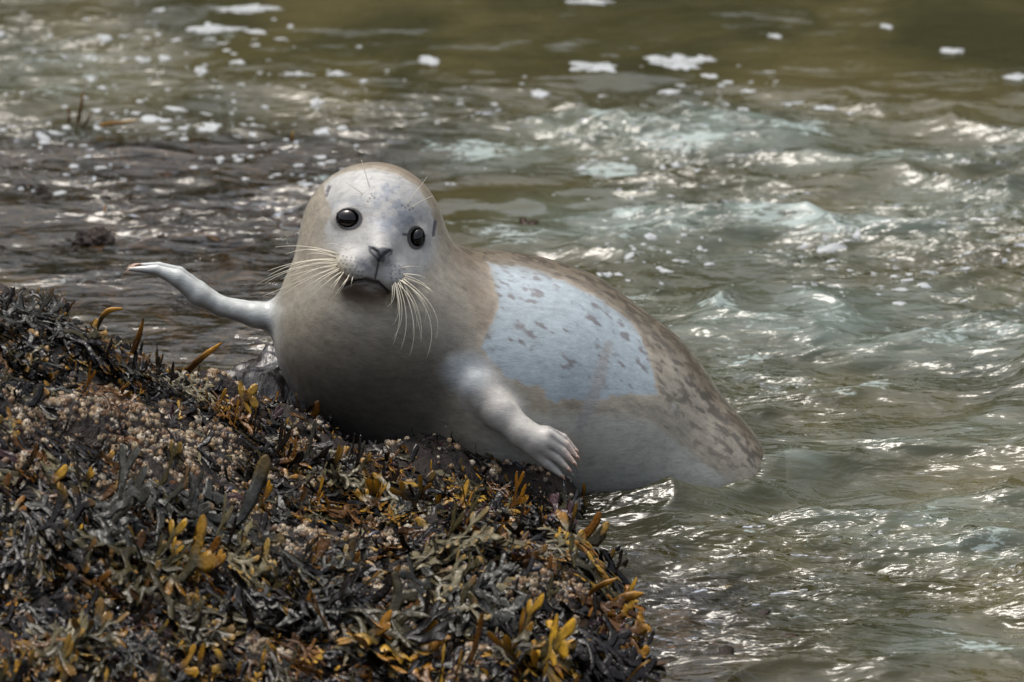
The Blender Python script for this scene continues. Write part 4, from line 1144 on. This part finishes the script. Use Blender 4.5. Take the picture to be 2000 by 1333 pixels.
# barnacles
def barnacle_mesh(seed):
    r = np.random.default_rng(seed); k = 8; V = []; F = []; C = []
    sh = r.uniform(.8, 1.15, k)
    for rad, z, c in ((1.0, -.12, .75), (.82, .42, 1.0), (.50, .82, 1.12), (.34, .78, .55), (.24, .42, .07)):
        for i in range(k):
            a = 2 * math.pi * i / k; V.append((rad * sh[i] * math.cos(a), rad * sh[i] * math.sin(a), z * (1 + .12 * (i % 2)))); C.append(c)
    for j in range(4):
        for i in range(k): F.append((j * k + i, j * k + (i + 1) % k, (j + 1) * k + (i + 1) % k, (j + 1) * k + i))
    F += [(4 * k, 4 * k + 1, 4 * k + 2, 4 * k + 3), (4 * k, 4 * k + 3, 4 * k + 4, 4 * k + 7), (4 * k + 4, 4 * k + 5, 4 * k + 6, 4 * k + 7)]
    return np.array(V), np.array(F), np.array(C)
BM = [barnacle_mesh(s) for s in range(6)]
BT = [(0.28, 0.175, 0.085), (0.30, 0.205, 0.115), (0.35, 0.27, 0.17), (0.17, 0.10, 0.055), (0.48, 0.41, 0.31), (0.08, 0.062, 0.05)]
BD = []
for k, (V, F, C) in enumerate(BM):
    o = mesh_obj('barnacle', V, F, M['barn'], smooth=False, attrs={'tint': C[:, None] * np.array(BT[k])[None]}); BD.append(o.data); bpy.data.objects.remove(o)
rb = np.random.default_rng(77); cand = []
SB = np.array(seeds(21000, 91))
_k = barn_density(SB[:, 2], SB[:, 3]) + 0.75 * fbm(SB[:, :2] / .045, 151, 3)
for (x, y, px, py), k in zip(SB, _k):
    if k < 0.62 and rb.random() > 0.05: continue
    cand.append((x, y, px, py, rb.uniform(.0028, .0060) * (1.2 if rb.random() < .15 else 1)))
cand = np.array(cand); order = np.argsort(-cand[:, 4])
zc = rg(cand[:, :2], RGRID); e_ = 0.006
nx_ = -(rg(cand[:, :2] + [e_, 0], RGRID) - rg(cand[:, :2] - [e_, 0], RGRID)) / (2 * e_); ny_ = -(rg(cand[:, :2] + [0, e_], RGRID) - rg(cand[:, :2] - [0, e_], RGRID)) / (2 * e_)
PV, PF, PC, nb_ = [], [], [], 0
for rank, i in enumerate(order):
    x, y, px, py, s = cand[i]; n = Vector((nx_[i] * .8, ny_[i] * .8, 1)).normalized(); k = int(rb.integers(6))
    if rank < 250:
        o = bpy.data.objects.new('barnacle', BD[k]); col.objects.link(o); o.parent = rock
        o.location = (x, y, zc[i]); o.rotation_euler = n.to_track_quat('Z', 'Y').to_euler(); o.scale = (s * 1.15, s * 1.15, s * 1.3)
    else:
        V, F, C = BM[k]; R_ = np.array(n.to_track_quat('Z', 'Y').to_matrix()); sp_ = rb.uniform(.8, 1.5)
        PV.append((V * [s, s, s * sp_]) @ R_.T + np.array([x, y, zc[i]])); PF.append(F + nb_); nb_ += len(V)
        PC.append(C[:, None] * np.array(BT[int(rb.integers(6))])[None] * rb.uniform(.7, 1.2))
crust = mesh_obj('barnacle_crust', np.concatenate(PV), np.concatenate(PF), M['barn'], rock, smooth=False, attrs={'tint': np.concatenate(PC)}); crust['kind'] = 'stuff'
# mussels between them
V, F = sphere((1.0, .48, .40), 12, 8); V[:, 1] *= 1 - 0.35 * V[:, 0]; V[:, 2] *= 1 - 0.25 * V[:, 0]
o = mesh_obj('mussel', V, F, M['mussel']); MD = o.data; bpy.data.objects.remove(o)
for (x, y, px, py) in seeds(110, 17):
    s = rb.uniform(.007, .014); z = float(rg(np.array([[x, y]]), RGRID)[0])
    o = bpy.data.objects.new('mussel', MD); col.objects.link(o); o.parent = rock
    o.location = (x, y, z + s * .15); o.rotation_euler = (rb.uniform(-.6, .6), rb.uniform(-1.2, .2), rb.uniform(0, 6.28)); o.scale = (s, s, s)

# floating foam
def fleck(r, k, rx, ry, h):
    V = [(0, 0, h)]; F = []
    a0 = r.uniform(0, 6.28); ff_ = r.uniform(0, 99); rad = 1 + 0.45 * vnoise(np.stack([2.2 * np.cos(np.arange(k) * 6.2832 / k) + ff_, 2.2 * np.sin(np.arange(k) * 6.2832 / k)], 1), 7) + 0.16 * np.array([math.sin(2 * math.pi * i / k * 2 + a0) * r.normal() + .6 * math.sin(2 * math.pi * i / k * 3 + 2 * a0) * r.normal() for i in range(k)])
    for q, z in ((.62, .9), (.92, .6), (1.0, 0.0)):
        for i in range(k):
            a = 2 * math.pi * i / k; V.append((rx * q * rad[i] * math.cos(a), ry * q * rad[i] * math.sin(a), h * z))
    for i in range(k):
        j = (i + 1) % k; F.append((0, 1 + i, 1 + j, 1 + j))
        for m_ in range(2): F.append((1 + m_ * k + i, 1 + (m_ + 1) * k + i, 1 + (m_ + 1) * k + j, 1 + m_ * k + j))
    return np.array(V), F
rf = np.random.default_rng(9)
BIG = [(1322, 122, 56, 19, 'largest white foam patch floating on the far water, upper right'), (1160, 136, 55, 18, 'streaky foam patch left of the largest one'), (1372, 116, 28, 8, 'thin foam sliver right of the largest foam patch'),
       (1514, 72, 14, 7, 'small round foam blob alone on the far olive water'), (1731, 51, 12, 7, 'round foam blob highest on the far right water'), (1862, 101, 30, 6, 'flat foam bar floating at the upper right'),
       (1547, 198, 22, 7, 'foam blob left of a matching one above the breaking ripples'), (1612, 210, 21, 5, 'foam sliver right of the foam blob above the breaking ripples'), (1985, 148, 22, 6, 'foam patch cut by the right picture edge'),
       (1056, 180, 22, 5, 'lone foam sliver on calm water above the white wash'), (662, 146, 24, 9, "oval foam fleck above the seal's head at left"), (838, 120, 22, 9, 'slanting foam fleck on calm brown water, top middle'),
       (580, 148, 32, 8, 'ragged foam fleck left of the oval one'), (410, 58, 52, 10, 'long foam patch at the upper left'), (495, 18, 76, 9, 'longest foam streak along the top edge at left'), (393, 142, 16, 7, 'bright foam fleck in the upper left cluster'),
       (413, 252, 26, 8, 'wide foam fleck left of the pair above the flipper'), (494, 250, 21, 9, 'bright foam fleck right of the pair above the flipper'), (1148, 6, 48, 8, 'foam streak at the top edge of the water, middle')]
for (px, py, rx, ry, lab) in BIG:
    p = on_z(px, py, 0.0); k = DIST and (np.linalg.norm(p - CAM) / DIST)
    V, F = fleck(rf, 36, rx * .85 * SPX * k, ry * .8 * SPX * k / 0.30, 0.0016)
    V[:, 0] += V[:, 1] * -0.25
    z = 0.0; V[:, 2] += water_h(V[:, :2] + p[:2])
    F = [tuple(dict.fromkeys(f)) for f in F]
    o = mesh_obj('foam_patch', V, F, M['foam']); o.location = (p[0], p[1], z + 0.001)
    tag(o, lab, 'foam', 'foam patches on the far water')
FD = [(250, 90, 240, 70, 70), (420, 160, 260, 90, 55), (150, 240, 200, 60, 40), (330, 240, 160, 40, 30), (120, 330, 200, 50, 30), (520, 290, 160, 50, 40), (1380, 170, 120, 40, 30), (1300, 350, 280, 50, 30), (1500, 480, 300, 50, 40), (1850, 520, 150, 30, 25), (1200, 510, 140, 40, 40), (650, 350, 100, 40, 40), (1700, 560, 250, 40, 30), (820, 200, 300, 60, 25)]
FVs, FFs, fb_ = [], [], 0
fp = np.concatenate([np.stack([a + rf.normal(size=n) * rx * .55, b + rf.normal(size=n) * ry * .55], 1) for (a, b, rx, ry, n) in FD])
fw = on_z(fp[:, 0], fp[:, 1], 0.0)
for p in fw:
    if p[1] > 3.5 or abs(p[0]) > 1.1: continue
    s = rf.lognormal(0, .5) * 4.2 * SPX
    V, F = fleck(rf, 9, s * rf.uniform(1, 2.2), s * rf.uniform(.9, 1.6), min(s * .22, .0016))
    FVs.append(V + [p[0], p[1], .0003]); FFs += [tuple(dict.fromkeys(x + fb_ for x in f)) for f in F]; fb_ += len(V)
FVs = np.concatenate(FVs); FVs[:, 2] += water_h(FVs[:, :2])
tag(mesh_obj('foam_flecks', FVs, FFs, M['foam']), 'scattered small flecks of white foam on the water', kind='stuff')

# drops and strands running off the near hand
V, F = sphere((1, 1, 1.3), 10, 8)
o = mesh_obj('water_drop', V, F, M['drop']); DD = o.data; bpy.data.objects.remove(o)
for i, (px, py, n, s) in enumerate([(1112, 930, 158, 3.4), (1116, 938, 158, 2.6), (1124, 918, 156, 2.0), (1104, 958, 150, 3.0), (1108, 972, 150, 3.8), (1106, 990, 150, 2.4), (1109, 1006, 148, 2.6), (1102, 946, 150, 2.0), (1120, 928, 157, 1.8), (871, 832, 190, 2.2), (1125, 934, 154, 1.5)]):
    o = bpy.data.objects.new('water_drop', DD); col.objects.link(o); o.location = W(px, py, n); o.scale = (s * SPX,) * 3
    if i == 9: tag(o, "single drop falling in front of the seal's dark chest", 'water drop', 'falling water drops')
    else: tag(o, ['drop hanging just under the middle claws of the near flipper', 'small drop beside the one under the middle claws', 'drop at the right claw of the near flipper', 'upper drop of the column falling left of the claws', 'largest drop in the column falling below the near flipper', 'small drop under the largest one in the falling column', 'lowest drop of the column, just above the rock edge', 'tiny drop at the lowest claw of the near flipper', 'tiny drop between the middle and right claws', '', 'tiny drop lowest beside the right strand of water'][i], 'water drop', 'drops below the near flipper')
for a, b in (((1100, 934, 150), (1103, 992, 150)), ((1127, 902, 156), (1122, 934, 156))):
    t = np.linspace(0, 1, 9)[:, None]; P = np.array(a) + (np.array(b) - np.array(a)) * t; P[:, 0] += 1.5 * np.sin(t[:, 0] * 7)
    V, F = tube(W(P[:, 0], P[:, 1], P[:, 2]), (1.1 + .5 * np.sin(t[:, 0] * 11)) * SPX, 6)
    o0 = V.mean(0); o = mesh_obj('water_strand', V - o0, F, M['drop']); o.location = o0
    tag(o, 'longer thin strand of water running off the flipper claws' if a[0] == 1100 else 'shorter strand of water at the right claw of the flipper', 'water drop', 'drops below the near flipper')
